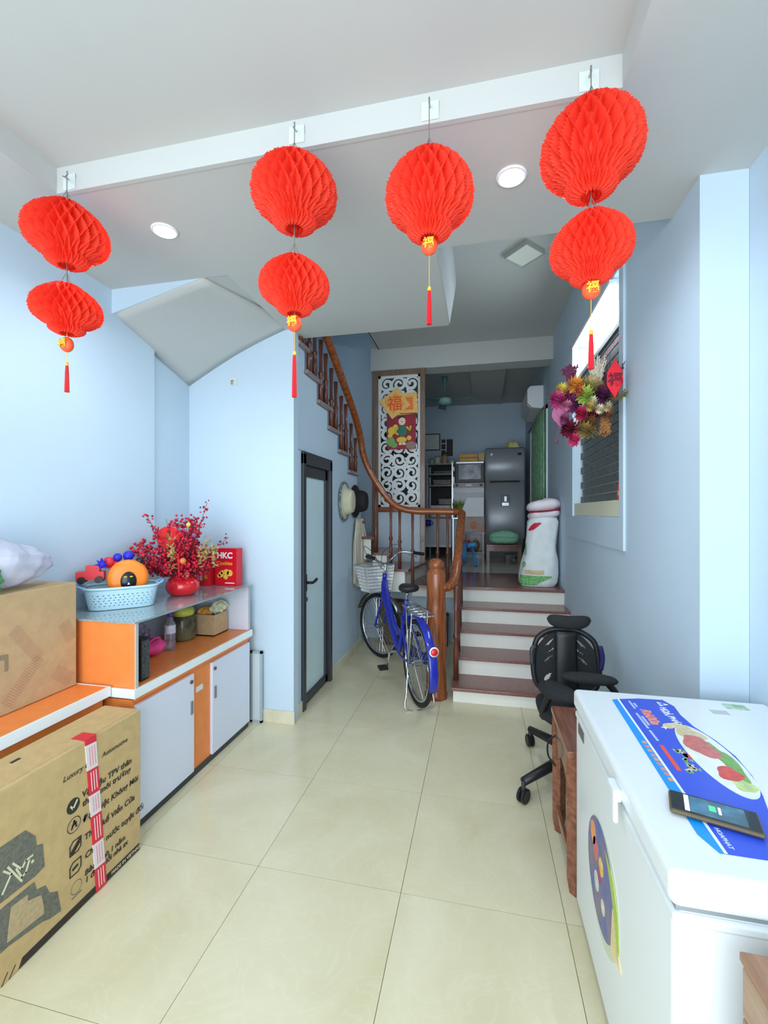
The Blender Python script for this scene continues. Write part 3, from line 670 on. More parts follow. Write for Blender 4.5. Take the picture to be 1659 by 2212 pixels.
def toy(name, label, parts, loc, rz=0):
    t = thing(name, label, 'toy', loc, rz, gp)
    for (pn, mb, m, sm) in parts: mb.build(pn, m, t, local=True, smooth=sm)
    return t
mo = mat('toy_orange', (250, 138, 44), .4)
mr = mat('toy_red', (226, 40, 52), .4); mbl = mat('toy_blue', (44, 40, 196), .4)
disc = MB().lathe([(.0001, -.028), (.07, -.03), (.092, -.018), (.096, 0), (.092, .018), (.07, .03), (.0001, .028)], (0, 0, 0), 32, 'x')
face = MB().lathe([(.0001, 0), (.040, 0), (.043, -.004), (.043, -.012)], (.036, 0, -.012), 24, 'x').xf(Matrix.Diagonal((1, .85, 1.15, 1)))
toy('orange_toy', 'round orange toy with a black screen face propped in the blue basket',
    [('body', disc, mo, True), ('face', face, mat('toy_black', (24, 26, 34), .25), True), ('printed_eye', MB().ball((.038, -.014, .010), (.002, .008, .004), 8, 6).ball((.038, .012, .010), (.002, .008, .004), 8, 6), mat('toy_yellow', (214, 196, 60), .4), True),
     ('printed_nose', MB().prism([(-.006, -.03), (.006, -.03), (0, -.018)], 'yz', .036, .0395), M_WHITE, False), ('ear', MB().ball((-.01, .055, .085), .02, 12, 8), MATS['toy_black'], True)], (-1.80, 1.965, ZS+.150), -.75)
toy('red_toy_car', 'red toy truck with black wheels sticking out of the blue basket',
    [('body', MB().box(-.03, .03, -.07, .05, -.02, .02).box(-.026, .026, -.03, .03, .02, .05), mr, False)]+[('wheel', MB().cyl((s*.031, yy, -.02), (s*.043, yy, -.02), .018), M_BLACK, False) for s in (-1, 1) for yy in (-.045, .03)], (-1.925, 1.875, ZS+.172), -.95)
toy('building_toy', 'red and blue toy made of knobbly balls at the top of the blue basket',
    [('body', MB().box(-.025, .025, -.05, .05, -.02, .018), mr, False), ('ball', MB().ball((0, .04, .045), .027, 14, 10), mbl, True), ('ball', MB().ball((.01, -.01, .04), .022, 14, 10), mbl, True), ('ball', MB().ball((.01, -.05, .015), .03, 14, 10), mr, True)], (-1.87, 1.985, ZS+.215), -.8)
toy('spiky_ball', 'small blue spiky ball between the red toys in the basket',
    [('core', MB().ball((0, 0, 0), .018, 12, 8), mbl, True), ('spikes', (lambda q: [q.tube([(0, 0, 0), (.034*math.sin(a)*math.cos(b), .034*math.sin(a)*math.sin(b), .034*math.cos(a))], [.006, .001], 5) for a in (.1, .8, 1.5, 2.2) for b in (0, 1.05, 2.1, 3.14, 4.2, 5.2)] and q)(MB()), mbl, False)], (-1.885, 1.885, ZS+.225))
toy('grey_toy', 'grey and red toy bar lying across the back of the basket',
    [('bar', MB().tube([(0, -.06, -.008), (0, .06, .01)], .014, 10), mat('toy_grey', (160, 160, 164), .4), True), ('grip', MB().tube([(0, -.06, -.008), (0, -.01, 0)], .018, 10), mr, True)], (-1.86, 2.04, ZS+.165), -.9)
# berry arrangement in a red vase
fl = thing('berry_arrangement', 'bushy red berry arrangement with gold leaves in a round red vase', 'flowers', (-1.74, 2.32, ZS))
MB().lathe([(.0001, 0), (.062, 0), (.082, .014), (.096, .045), (.094, .07), (.078, .098), (.062, .108), (.058, .118)], (-1.74, 2.32, ZS), 32).build('vase', mat('red_glazed_vase', (226, 30, 42), .15, coat=.6), fl, smooth=True)
rn = random.Random(11)
berries = MB(); dark = MB(); stems = MB(); leaves = MB()
cx, cy, cz = -1.74, 2.32, ZS+.11
for k in range(92):
    a = rn.uniform(0, 2*PI); el = rn.uniform(.12, 1.35); L = rn.uniform(.18, .33)
    dx, dy, dz = math.cos(a)*math.cos(el), math.sin(a)*math.cos(el), math.sin(el)
    if dx*.8+dy*.6 > .35: L *= .68
    if cx+dx*L < -2.0: L = (cx+2.0)/-dx
    tip = Vector((cx+dx*L, cy+dy*L*1.05, cz+dz*L*1.15))
    stems.tube([(cx+dx*.02, cy+dy*.02, cz-.02), tuple(tip)], .0014, 4)
    for j in range(26):
        t = rn.uniform(.35, 1.02); p = Vector((cx, cy, cz))+(tip-Vector((cx, cy, cz)))*t+Vector((rn.uniform(-1, 1), rn.uniform(-1, 1), rn.uniform(-1, 1)))*.026
        if p.x < -2.0: p.x = -2.0
        (berries if rn.random() < .72 else dark).ball(tuple(p), rn.uniform(.0065, .0095), 6, 5)
for (ex, ey, ez) in ((.20, .02, .53), (-.09, -.22, .46), (.30, .13, .32), (.05, .05, .40), (.16, -.05, .44)):
    p0 = Vector((cx, cy, cz)); tip = p0+Vector((ex*.75, ey, ez-.09))
    stems.tube([tuple(p0), tuple(tip)], .0016, 4)
    for j in range(30):
        t = rn.uniform(.55, 1.0); p = p0+(tip-p0)*t+Vector((rn.uniform(-1, 1), rn.uniform(-1, 1), rn.uniform(-1, 1)))*.02
        (dark if rn.random() < .6 else berries).ball(tuple(p), rn.uniform(.0045, .007), 6, 5)
tag(stems.build('stems', mat('brown_stem', (96, 62, 46), .7), fl), kind='stuff')
tag(berries.build('berries', mat('berry_red', (206, 24, 52), .3), fl, smooth=True), kind='stuff')
tag(dark.build('dark_berries', mat('berry_dark', (138, 22, 54), .3), fl, smooth=True), kind='stuff')
def leafm(mb, p, d, L, W):
    d = Vector(d).normalized(); s = d.cross(Vector((.3, -.2, 1))).normalized(); n = d.cross(s)
    P = Vector(p); mb.add([P, P+d*L*.35+s*W+n*W*.2, P+d*L, P+d*L*.35-s*W+n*W*.2, P+d*L*.5], [(0, 1, 4), (1, 2, 4), (2, 3, 4), (3, 0, 4)])
gold = MB()
def fr_(f, r, z): return (f*.6+r*.8, -f*.8+r*.6, z)   # f toward the room, r along the shelf
for (bx_, by, bz) in (fr_(.19, -.06, .12), fr_(.16, -.07, .20), fr_(.18, .09, .13), fr_(.14, .16, .12), fr_(.16, .12, .18)):
    for j in range(26):
        leafm(gold, (cx+bx_+rn.uniform(-.012, .012), cy+by+rn.uniform(-.02, .02), cz+bz+rn.uniform(-.06, .06)), (rn.uniform(.2, 1), rn.uniform(-1, .4), rn.uniform(-.4, 1)), .034, .010)
tag(gold.build('gold_leaves', mat('gold_leaf', (198, 176, 112), .45, metal=.2), fl), kind='stuff')
MB().tube([(cx-.02, cy-.10, cz+.24), (cx-.017, cy-.104, cz+.24)], .062, 32).xf(Matrix.Identity(4)).build('red_disc_ornament', mat('red_felt', (220, 30, 36), .7), fl)
for (a, b, c, r, m) in (fr_(.19, .0, .11)+(.018, (214, 120, 60)), fr_(.17, .02, .03)+(.015, (206, 176, 90)), fr_(.10, .03, .31)+(.014, (232, 196, 90)), fr_(.12, .06, .25)+(.014, (150, 100, 150))):
    MB().ball((cx+a, cy+b, cz+c), r, 12, 8).build('bauble', mat('bauble_%d' % int(c*1000), m, .35), fl, smooth=True)
MB().tube([(cx+.075, cy-.13, cz+.02), (cx+.085, cy-.15, cz+.08), (cx+.075, cy-.14, cz+.15)], .006, 6).build('red_ribbon', MATS['red_felt'], fl)
gb = thing('biscuit_box', 'upright red biscuit box with white letters and golden biscuits beside the berries', 'box', (-1.66, 2.69, ZS))
yf = 2.655
MB().box(-1.745, -1.582, yf, 2.725, ZS, ZS+.25).build('carton', mat('red_card', (216, 16, 38), .35, var=.05, scale=10), gb, bevel=.002)
def gtxt(body, x, z, s, m, bold=.001): return text('lettering', body, s, m, gb, frame((x, yf-.001, z), (1, 0, 0), (0, 0, 1)), bold=bold, align='CENTER', extrude=.0006)
gtxt('HKC', -1.672, ZS+.185, .055, M_WHITE, .002)
gtxt('Cookies', -1.672, ZS+.14, .034, mat('gold_orange_print', (244, 160, 60), .4))
mb = MB()
for (a, b, r) in ((-1.70, .075, .02), (-1.66, .09, .022), (-1.635, .085, .022), (-1.665, .058, .017), (-1.715, .065, .014), (-1.69, .09, .014)):
    mb.lathe([(.0001, -.002), (r*.9, -.002), (r, 0), (r*.45, .0005)], (a, yf, ZS+b), 14, 'y')
mb.build('printed_biscuits', mat('biscuit_print', (242, 186, 70), .5, var=.2, scale=60), gb)
MB().box(-1.67, -1.60, yf-.001, yf, ZS+.016, ZS+.022).build('printed_line', M_WHITE, gb)
MB().box(-1.743, -1.584, yf-.0005, 2.7, ZS+.2505, ZS+.2515).build('top_flap', mat('red_card_light', (236, 70, 84), .4), gb)
g2 = thing('drink_box', 'small red box with white lettering running upward between the vase and the biscuit box', 'box', (-1.80, 2.62, ZS))
MB().box(-1.845, -1.765, 2.62, 2.70, ZS, ZS+.17).build('carton', mat('red_card2', (222, 26, 38), .35), g2, bevel=.002)
text('lettering', 'coco', .036, M_WHITE, g2, frame((-1.818, 2.619, ZS+.035), (0, 0, 1), (-1, 0, 0)), bold=.001, extrude=.0006)
text('lettering', '\u798f', .03, MATS['gold_orange_print'], g2, frame((-1.792, 2.619, ZS+.05), (1, 0, 0), (0, 0, 1)), align='CENTER', extrude=.0006)
# ------------------------------------------------------------ things under the glass shelf, on the countertop (z .651)
ZC = .6515
t = thing('drink_bottle', 'clear water bottle with a purple cap standing on the orange countertop', 'bottle', (-1.76, 2.235, ZC))
MB().lathe([(.0001, 0), (.026, 0), (.029, .006), (.029, .05), (.027, .056), (.029, .062), (.029, .135), (.026, .15), (.014, .178), (.012, .195)], (-1.76, 2.235, ZC), 22).build('body', mat('bottle_plastic', (230, 226, 240), .06, trans=.85), t, smooth=True)
MB().lathe([(.0296, .095), (.0298, .1), (.0298, .14), (.0296, .143)], (-1.76, 2.235, ZC), 22).build('label_band', mat('bottle_label', (206, 206, 226), .5, rgb2=(240, 240, 246), scale=40), t, smooth=True)
MB().lathe([(.0148, .19), (.0148, .212), (.012, .215), (.0001, .215)], (-1.76, 2.235, ZC), 18).build('cap', mat('purple_cap', (104, 66, 160), .4), t, smooth=True)
t = thing('storage_jar', 'dark glass jar with a yellow-green bag stuffed in its top, beside the bottle', 'jar', (-1.83, 2.44, ZC))
MB().lathe([(.0001, 0), (.072, 0), (.078, .01), (.078, .12), (.07, .14), (.064, .15)], (-1.83, 2.44, ZC), 26).build('body', mat('olive_jar', (64, 58, 44), .2, rgb2=(116, 110, 80), scale=14), t, smooth=True)
MB().ball((-1.83, 2.44, ZC+.17), (.07, .07, .045), 16, 10).build('stuffing', mat('yellow_green_film', (206, 206, 96), .35, var=.15, scale=18, bump=.8, bscale=30), t, smooth=True)
t = thing('open_carton', 'small open cardboard box with crumpled packets under the glass shelf', 'carton', (-1.745, 2.60, ZC))
MB().box(-1.83, -1.665, 2.525, 2.531, ZC, ZC+.135).box(-1.83, -1.665, 2.669, 2.675, ZC, ZC+.135).box(-1.83, -1.824, 2.531, 2.669, ZC, ZC+.135).box(-1.671, -1.665, 2.531, 2.669, ZC, ZC+.135).box(-1.83, -1.665, 2.525, 2.675, ZC, ZC+.006).build('box', M_CARD2, t)
for (a, b, c, col, nm) in ((-1.77, 2.585, .14, (228, 158, 66), 'packet_orange'), (-1.715, 2.625, .15, (222, 224, 190), 'packet_pale'), (-1.70, 2.64, .175, (210, 220, 190), 'packet_pale')):
    def fn(u, v, a=a, b=b, c=c):
        th = 2*PI*u; f = PI*(v-.5); r = 1+.18*math.sin(5*th+7*v)+.12*math.sin(9*th)
        return (a+.05*r*math.cos(f)*math.cos(th), b+.045*r*math.cos(f)*math.sin(th), ZC+c+.028*r*math.sin(f))
    MB().grid(fn, 20, 12, cu=True).build('packet', mat(nm, col, .4, var=.12, scale=25), t)
t = thing('pink_purse', 'bright pink soft purse lying on the orange countertop behind the bottle', 'purse', (-1.83, 2.14, ZC))
def fn(u, v):
    th = 2*PI*u; f = PI*(v-.5); r = 1+.07*math.sin(3*th+1)+.05*math.sin(7*th+5*v)
    return (-1.78+.07*r*math.cos(f)*math.cos(th), 2.10+.085*r*math.cos(f)*math.sin(th), ZC+.052+.045*math.sin(f)*(1+.1*math.sin(2*th)))
MB().grid(fn, 28, 14, cu=True).build('body', mat('hot_pink_fabric', (246, 74, 150), .6, var=.06, scale=20), t, smooth=True)
MB().tube(smooth_path([(-1.75, 2.04, ZC+.085), (-1.73, 2.07, ZC+.11), (-1.74, 2.12, ZC+.10), (-1.76, 2.15, ZC+.085)]), .006, 8).build('strap', MATS['hot_pink_fabric'], t, smooth=True)
t = thing('speaker_box', 'black speckled loudspeaker box at the near end of the countertop under the glass shelf', 'speaker', (-1.60, 1.84, ZC))
MB().box(-1.66, -1.555, 1.775, 1.83, ZC, ZC+.2).build('cabinet', M_BLACK, t, bevel=.004)
MB().box(-1.555, -1.5525, 1.779, 1.826, ZC+.01, ZC+.19).build('grille', mat('speckled_black', (30, 32, 34), .6, rgb2=(90, 96, 98), scale=160), t)
t = thing('packing_film', 'crumpled lilac packing film at the back of the countertop', 'packaging', (-1.90, 2.05, ZC))
def fn(u, v):
    th = 2*PI*u; f = PI*(v-.5); r = 1+.2*math.sin(5*th+7*v)+.14*math.sin(9*th-4*v)
    return (-1.91+.06*r*math.cos(f)*math.cos(th), 2.08+.13*r*math.cos(f)*math.sin(th), ZC+.1+.098*math.sin(f))
MB().grid(fn, 30, 16, cu=True).build('film', mat('lilac_wrap', (186, 176, 200), .25, rgb2=(120, 112, 138), scale=30, bump=.8, bscale=30), t)
# ------------------------------------------------------------ small things on the closet walls
t = thing('wall_hook', 'small grey adhesive hook high on the closet wall', 'hook', (-1.70, 2.80, 2.37))
MB().box(-1.728, -1.672, 2.805, 2.81, 2.345, 2.40).build('plate', mat('hook_plate', (214, 222, 216), .2), t)
MB().tube(smooth_path([(-1.70, 2.806, 2.375), (-1.70, 2.785, 2.37), (-1.70, 2.78, 2.355), (-1.70, 2.788, 2.348)]), .005, 8).build('hook_wire', M_STEEL, t)
t = thing('wall_grille', 'narrow grey metal-framed panel leaning on the wall beside the cabinet', 'panel', (-1.505, 2.77, 0))
MB().box(-1.55, -1.535, 2.772, 2.79, .0, .49).box(-1.478, -1.463, 2.772, 2.79, .0, .49).box(-1.55, -1.463, 2.772, 2.79, .475, .49).box(-1.55, -1.463, 2.772, 2.79, .0, .015).build('frame', mat('grey_metal_frame', (168, 182, 188), .4), t)
MB().box(-1.535, -1.478, 2.779, 2.785, .015, .475).build('panel', mat('pale_panel', (206, 220, 226), .5), t)
# hats and cloth hung by the glass door
t = thing('bucket_hat', 'cream hat with a speckled rim hung on the wall beyond the glass door', 'hat', (-1.20, 4.0, 1.55))
def hat(u, v, X, y, z, ry, rz_, h):
    th = 2*PI*u; pr = [(1.0, 0), (.97, .15), (.72, .25), (.68, .6), (.58, .92), (.3, 1.0), (.0001, 1.0)]
    i = min(int(v*6), 5); f = v*6-i; r = pr[i][0]*(1-f)+pr[i+1][0]*f; d = pr[i][1]*(1-f)+pr[i+1][1]*f
    return (X+h*d, y+ry*r*math.cos(th), z+rz_*r*math.sin(th))
MB().grid(lambda u, v: hat(u, v, -1.255, 3.98, 1.55, .145, .175, .10), 32, 16, cu=True).build('crown', mat('cream_cloth', (200, 196, 168), .8, var=.06, scale=15), t, smooth=True)
MB().tube([hat(k/32, .02, -1.25, 3.98, 1.55, .147, .177, .1) for k in range(32)], .012, 6, closed=True).build('rim', mat('speckled_rim', (150, 166, 160), .8, rgb2=(60, 80, 76), scale=60), t)
t = thing('sun_hat', 'black soft hat hung behind the cream hat beside the stair end', 'hat', (-1.20, 4.36, 1.55))
MB().grid(lambda u, v: hat(u, v, -1.25, 4.35, 1.56, .15, .16, .13), 28, 14, cu=True).build('crown', mat('black_cloth', (30, 28, 30), .8), t, smooth=True)
MB().tube([hat(k/28, .02, -1.25, 4.35, 1.56, .152, .162, .13) for k in range(28)], .008, 6, closed=True).build('rim', MATS['black_cloth'], t)
t = thing('hanging_cloth', 'long beige folded cloth hanging under the hats beside the bicycle basket', 'cloth', (-1.2, 4.42, .75))
def cloth(u, v):
    yy = 4.24+.42*u; wv = .016*math.sin(u*34+2*v)+.008*math.sin(u*61)
    s = .5+.5*min(1, v*2.6)
    return (-1.236+wv*s+.02*u*s, 4.43+(yy-4.45)*s+.04*v, 1.38-.64*v-.08*math.sin(u*3)*v)
MB().grid(cloth, 44, 20).build('fabric', mat('beige_cloth', (206, 198, 178), .85, var=.12, scale=12, stretch=(6, 6, .6)), t, smooth=True, solid=.004)
# ------------------------------------------------------------ chest freezer
M_FRZ = mat('freezer_white', (232, 238, 240), .3, coat=.3)
M_FRZB = M_FRZ
fz_ = thing('chest_freezer', 'white chest freezer with a blue printed lid sticker against the right wall', 'freezer', (.64, 1.31, 0))
MB().box(.345, .945, .893, 1.73, .035, .725).build('body', M_FRZB, fz_, bevel=.014, seg=4)
MB().box(.35, .94, .90, 1.725, .722, .737).build('gasket', mat('gasket_grey', (140, 146, 148), .6), fz_)
MB().box(.337, .95, .884, 1.738, .735, .80).build('lid', M_FRZ, fz_, bevel=.016, seg=4)
MB().box(.343, .948, .890, 1.733, .70, .722).build('rim_band', M_FRZ, fz_, bevel=.006)
hd = MB().box(.318, .338, 1.165, 1.225, .742, .772).box(.318, .33, 1.165, 1.192, .69, .745).build('handle', M_FRZ, fz_, bevel=.006, seg=3)
MB().cyl((.335, 1.238, .715), (.343, 1.238, .715), .006).build('keyhole', M_ALU, fz_)
mb = MB()
for k in range(6): mb.box(.342, .3455, 1.60+k*.014, 1.606+k*.014, .665, .70)
mb.build('vent_slots', mat('vent_dark', (96, 92, 88), .6), fz_)
for (x, y) in ((.40, .95), (.89, .95), (.40, 1.67), (.89, 1.67)):
    MB().cyl((x, y, 0), (x, y, .037), .022).build('foot', M_BLACK, fz_)
# lid sticker, read from the freezer's front side
stk = MB().prism([(.468, 1.664), (.54, 1.684), (.616, 1.688), (.634, 1.64), (.627, 1.576), (.632, 1.50), (.655, 1.42), (.664, 1.34), (.655, 1.25), (.632, 1.165), (.612, 1.11), (.64, 1.05), (.70, .99), (.70, .935), (.60, .945), (.528, .953), (.456, .954)], 'xy', .8002, .8012).build('sticker', mat('sticker_blue', (52, 84, 214), .3), fz_)
MB().prism([(.447, 1.655), (.468, 1.664), (.456, .954), (.446, .953), (.428, 1.0), (.43, 1.08)], 'xy', .8002, .8011).build('sticker_stripe', mat('sticker_sky_blue', (20, 150, 240), .3), fz_)
MB().prism([(.466, 1.664), (.472, 1.665), (.460, .954), (.454, .954)], 'xy', .8011, .8016).build('sticker_line', M_WHITE, fz_)
ov = MB().lathe([(.0001, .0018), (1, .0018), (1, .0002)], (0, 0, .8), 40).xf(Matrix.Identity(4))
ov.v = [(.602+(x)*.056, 1.325+(y)*.178, z) for x, y, z in ov.v]
ov.build('printed_plate', mat('plate_print', (226, 234, 220), .3, rgb2=(244, 246, 240), scale=20), fz_)
def blob(name, c, r, rot, col, z, k=0.18, seed=1):
    rr = random.Random(seed); a1, a2 = rr.uniform(0, 6), rr.uniform(0, 6); pts = []
    for i in range(26):
        t = 2*PI*i/26; q = 1+k*math.sin(3*t+a1)+k*.6*math.sin(5*t+a2); x, y = r[0]*q*math.cos(t), r[1]*q*math.sin(t)
        pts.append((c[0]+x*math.cos(rot)-y*math.sin(rot), c[1]+x*math.sin(rot)+y*math.cos(rot)))
    return MB().prism(pts, 'xy', .8018, z).build(name, mat(name+'_ink%d' % seed, col, .35, var=.15, scale=60), fz_)
blob('printed_greens', (.628, 1.30), (.018, .10), 0, (120, 170, 84), .8022, seed=4)
blob('printed_fish', (.598, 1.455), (.03, .05), .3, (214, 200, 160), .8024, seed=5)
blob('printed_meat', (.596, 1.375), (.034, .062), .15, (204, 112, 104), .8026, .1, seed=6)
blob('printed_meat', (.604, 1.245), (.026, .034), -.3, (214, 76, 66), .8026, .1, seed=7)
blob('printed_shrimp', (.566, 1.49), (.03, .014), .6, (222, 206, 170), .8026, .12, seed=8)
blob('printed_lettuce', (.612, 1.20), (.022, .03), .2, (196, 216, 140), .8024, .15, seed=9)
def ftxt(body, x, y, s, m, bold=.0004, sh=.0): return text('lettering', body, s, m, fz_, frame((x, y, .8013), (0, -1, 0), (1, 0, 0)), bold=bold, extrude=.0004, shear=sh)
ftxt('HO\u00c0 PH\u00c1T', .584, 1.625, .026, M_WHITE, .0006)
tri = MB()
for (a, b) in ((.606, 1.65), (.589, 1.659), (.589, 1.641)): tri.prism([(a, b+.008), (a, b-.008), (a+.015, b)], 'xy', .8011, .8016)
tri.build('printed_logo', M_WHITE, fz_)
ftxt('R600a', .514, 1.595, .042, mat('orange_pink_print', (250, 150, 104), .4), .0014, .2)
ftxt('+', .53, 1.485, .04, M_WHITE, .0005)
wl_ = MB()
for (x, y0, y1) in ((.497, 1.655, 1.60), (.508, 1.64, 1.61), (.49, 1.56, 1.46), (.500, 1.54, 1.48), (.49, 1.445, 1.39), (.578, 1.61, 1.56)):
    y = y0
    while y > y1: wl_.box(x, x+.007, y-.008, y, .8011, .8015); y -= .0105
tag(wl_.build('printed_small_line', mat('pale_blue_print', (196, 214, 250), .4), fz_), kind='stuff')
MB().prism([(.488, 1.36), (.498, 1.36), (.494, 1.235), (.484, 1.235)], 'xy', .8011, .8016).build('printed_red_bar', mat('red_orange_bar', (238, 84, 54), .4), fz_)
rr = random.Random(2); mb = MB(); mb2 = MB()
for k in range(26):
    x, y = rr.uniform(.502, .535), rr.uniform(1.235, 1.345); (mb if k % 2 else mb2).prism([(x, y), (x+.012, y+.004), (x+.008, y-.012)], 'xy', .8011, .8016)
mb.build('printed_badge', mat('badge_gold', (226, 214, 150), .4), fz_); mb2.build('printed_badge', mat('badge_green', (128, 180, 110), .4), fz_)
MB().lathe([(.0001, .0016), (.014, .0016), (.014, .001)], (.543, 1.315, .8), 20).build('printed_badge', mat('badge_red', (226, 66, 60), .4), fz_)
sq = MB()
for k in range(9): sq.box(.447, .458, 1.36-k*.022, 1.374-k*.022, .8011, .8015)
sq.build('printed_chips', mat('chip_print', (190, 130, 160), .4, rgb2=(226, 170, 110), scale=50), fz_)
ftxt('HOAPHAT', .470, 1.028, .0125, mat('pale_print_blue', (206, 218, 250), .4), .0002)
MB().box(.80, .865, 1.66, 1.70, .8002, .801).build('energy_label', mat('green_label', (126, 178, 128), .4, rgb2=(214, 228, 210), scale=25), fz_)
MB().box(.735, .785, 1.61, 1.64, .8002, .8008).build('worn_patch', mat('worn_grey', (196, 196, 200), .5), fz_)
# decal on the freezer's front side
def dec(name, yc, zc, ry, rz_, t0, t1, m, d, k=40):
    pts = [(yc+ry*math.cos(t0+(t1-t0)*i/k), zc+rz_*math.sin(t0+(t1-t0)*i/k)) for i in range(k)]
    return MB().prism(pts, 'yz', .3452, .3452-d).build(name, m, fz_)
dec('decal', 1.375, .38, .165, .165, 0, 2*PI, mat('decal_pale', (206, 216, 190), .4), .0010)
dec('decal_field', 1.392, .385, .143, .15, 0, 2*PI, mat('decal_blue', (72, 96, 168), .4, rgb2=(132, 116, 136), scale=14), .0016)
MB().prism([(1.34, .50), (1.27, .48), (1.225, .42), (1.212, .34), (1.225, .30), (1.26, .40), (1.30, .46)], 'yz', .3452, .3430).build('decal_leaf', mat('decal_green', (172, 194, 76), .4), fz_)
mb = MB()
for k in range(8): mb.prism([(1.26-.006*k, .40-.012*k), (1.268-.006*k, .40-.012*k), (1.285-.012*k, .27+.004*k), (1.279-.012*k, .27+.004*k)], 'yz', .3452, .3426)
mb.build('decal_wheat', mat('decal_straw', (222, 204, 150), .4), fz_)
for (y, z, r, c, s) in ((1.47, .46, .03, (226, 150, 90), 1), (1.44, .43, .028, (214, 110, 100), 2), (1.38, .42, .022, (232, 190, 90), 3), (1.43, .34, .024, (206, 214, 200), 4), (1.36, .32, .018, (214, 216, 180), 5), (1.40, .38, .02, (150, 60, 110), 6)):
    dec('decal_fruit', y, z, r, r*1.15, 0, 2*PI, mat('decal_fruit_%d' % s, c, .4, var=.2, scale=50), .0026, 18)
# phone on the lid
ph = thing('smartphone', 'smartphone with a lit screen in a brown case lying on the freezer lid', 'phone', (.487, 1.066, .8035), -.32)
MB().box(-.08, .08, -.039, .039, 0, .0105).build('case', mat('brown_phone_case', (96, 82, 58), .4), ph, local=True, bevel=.006, seg=3)
MB().box(-.076, .076, -.035, .035, .0104, .0112).build('glass', mat('phone_glass', (26, 32, 34), .06), ph, local=True, bevel=.0003)
MB().box(-.042, .055, -.03, .03, .0112, .0115).build('screen', mat('phone_screen', (70, 122, 150), .1, rgb2=(52, 74, 84), scale=30, emit=.25), ph, local=True)
MB().box(-.052, -.043, -.03, .03, .0112, .0116).build('screen_bar', mat('phone_bar', (214, 226, 240), .1, emit=.5), ph, local=True)
MB().box(-.008, .004, -.008, .012, .0115, .0118).build('screen_icon', mat('phone_green', (80, 200, 130), .1, emit=.5), ph, local=True)
MB().box(.008, .013, -.013, .013, .0115, .0118).build('screen_icon', mat('phone_white', (230, 236, 240), .1, emit=.4), ph, local=True)
# ------------------------------------------------------------ wooden desk behind the freezer
dk = thing('wooden_desk', 'small dark mahogany desk standing between the freezer and the office chair', 'desk', (.56, 1.98, 0))
for (x, y) in ((.33, 1.765), (.33, 2.10), (.735, 1.765), (.735, 2.10)):
    MB().tube([(x+.022, y+.022, 0), (x+.022, y+.022, .06), (x+.022, y+.022, .526)], [.018, .028, .03], 4).build('leg', M_DESK, dk)
MB().box(.322, .785, 1.752, 2.155, .526, .555).build('top', M_DESK, dk, bevel=.005)
MB().box(.334, .352, 1.80, 2.12, .41, .526).build('apron', M_DESK, dk, bevel=.002)
MB().prism([(2.11, .41), (2.11, .33), (1.98, .41)], 'yz', .336, .35).prism([(1.80, .41), (1.80, .33), (1.93, .41)], 'yz', .336, .35).build('bracket', M_DESK, dk)
MB().box(.336, .35, 1.80, 2.12, .09, .13).build('stretcher', M_DESK, dk, bevel=.002)
MB().box(.77, .782, 1.80, 2.12, .09, .526).build('back_panel', M_DESK, dk)
MB().tube(smooth_path([(.335, 2.11, .44), (.305, 2.12, .40), (.305, 2.12, .34), (.335, 2.11, .30)]), .004, 6).build('hook', M_BLACK, dk)
# ------------------------------------------------------------ office chair
CXc, CYc = .51, 2.56
oc = thing('office_chair', 'black office chair with a slotted backrest, padded arms and headrest behind the wooden desk', 'chair', (CXc, CYc, 0))
for k, (a, R) in enumerate(((125, .36), (222, .40), (285, .27), (345, .26), (60, .27))):
    a = math.radians(a); dx, dy = math.cos(a), math.sin(a)
    p = (CXc+dx*R, CYc+dy*R)
    MB().tube([(CXc, CYc, .125), (CXc+dx*R*.5, CYc+dy*R*.5, .125), (p[0], p[1], .105)], [.032, .026, .02], 8).build('base_arm', M_BLACK, oc, smooth=True)
    ca = a+(1.2 if k % 2 == 0 else 1.75)
    cx_, cy_ = math.cos(ca), math.sin(ca)
    cs_ = MB()
    for s in (-1, 1):
        q = MB().lathe([(.012, -.008), (.030, -.009), (.036, -.006), (.036, .006), (.030, .009), (.012, .008)], (0, 0, 0), 20, 'x')
        q.xf(Matrix.Translation((p[0]+cx_*s*.012, p[1]+cy_*s*.012, .0365)) @ Matrix.Rotation(ca, 4, 'Z'))
        cs_.add(q.v, q.f)
    cas = cs_.build('castor', M_BLACK, oc, smooth=False)
    MB().cyl((p[0], p[1], .05), (p[0], p[1], .11), .011).build('castor_stem', M_ALU, cas)
MB().lathe([(.045, .10), (.05, .12), (.04, .15), (.028, .16), (.028, .30), (.05, .31), (.05, .33)], (CXc, CYc, 0), 20).build('gas_column', M_BLACK, oc, smooth=True)
MB().tube([(CXc-.12, CYc+.05, .33), (CXc-.17, CYc+.06, .33)], .008, 8).cyl((.37, 2.40, .30), (.37, 2.40, .40), .008).build('lever', M_BLACK, oc)
def seat(u, v):
    a = 2*PI*u; n = 3.2; c, s = math.cos(a), math.sin(a); r = (abs(c)**n+abs(s)**n)**(-1/n)
    f = PI*(v-.5); k = max(.0, math.cos(f))**.35
    return (CXc+.205*r*c*k, CYc-.02+.20*r*s*k, .375+.04*math.sin(f)+.012*(c*c)*k)
MB().grid(seat, 40, 14, cu=True).build('seat', M_BLACKF, oc, smooth=True)
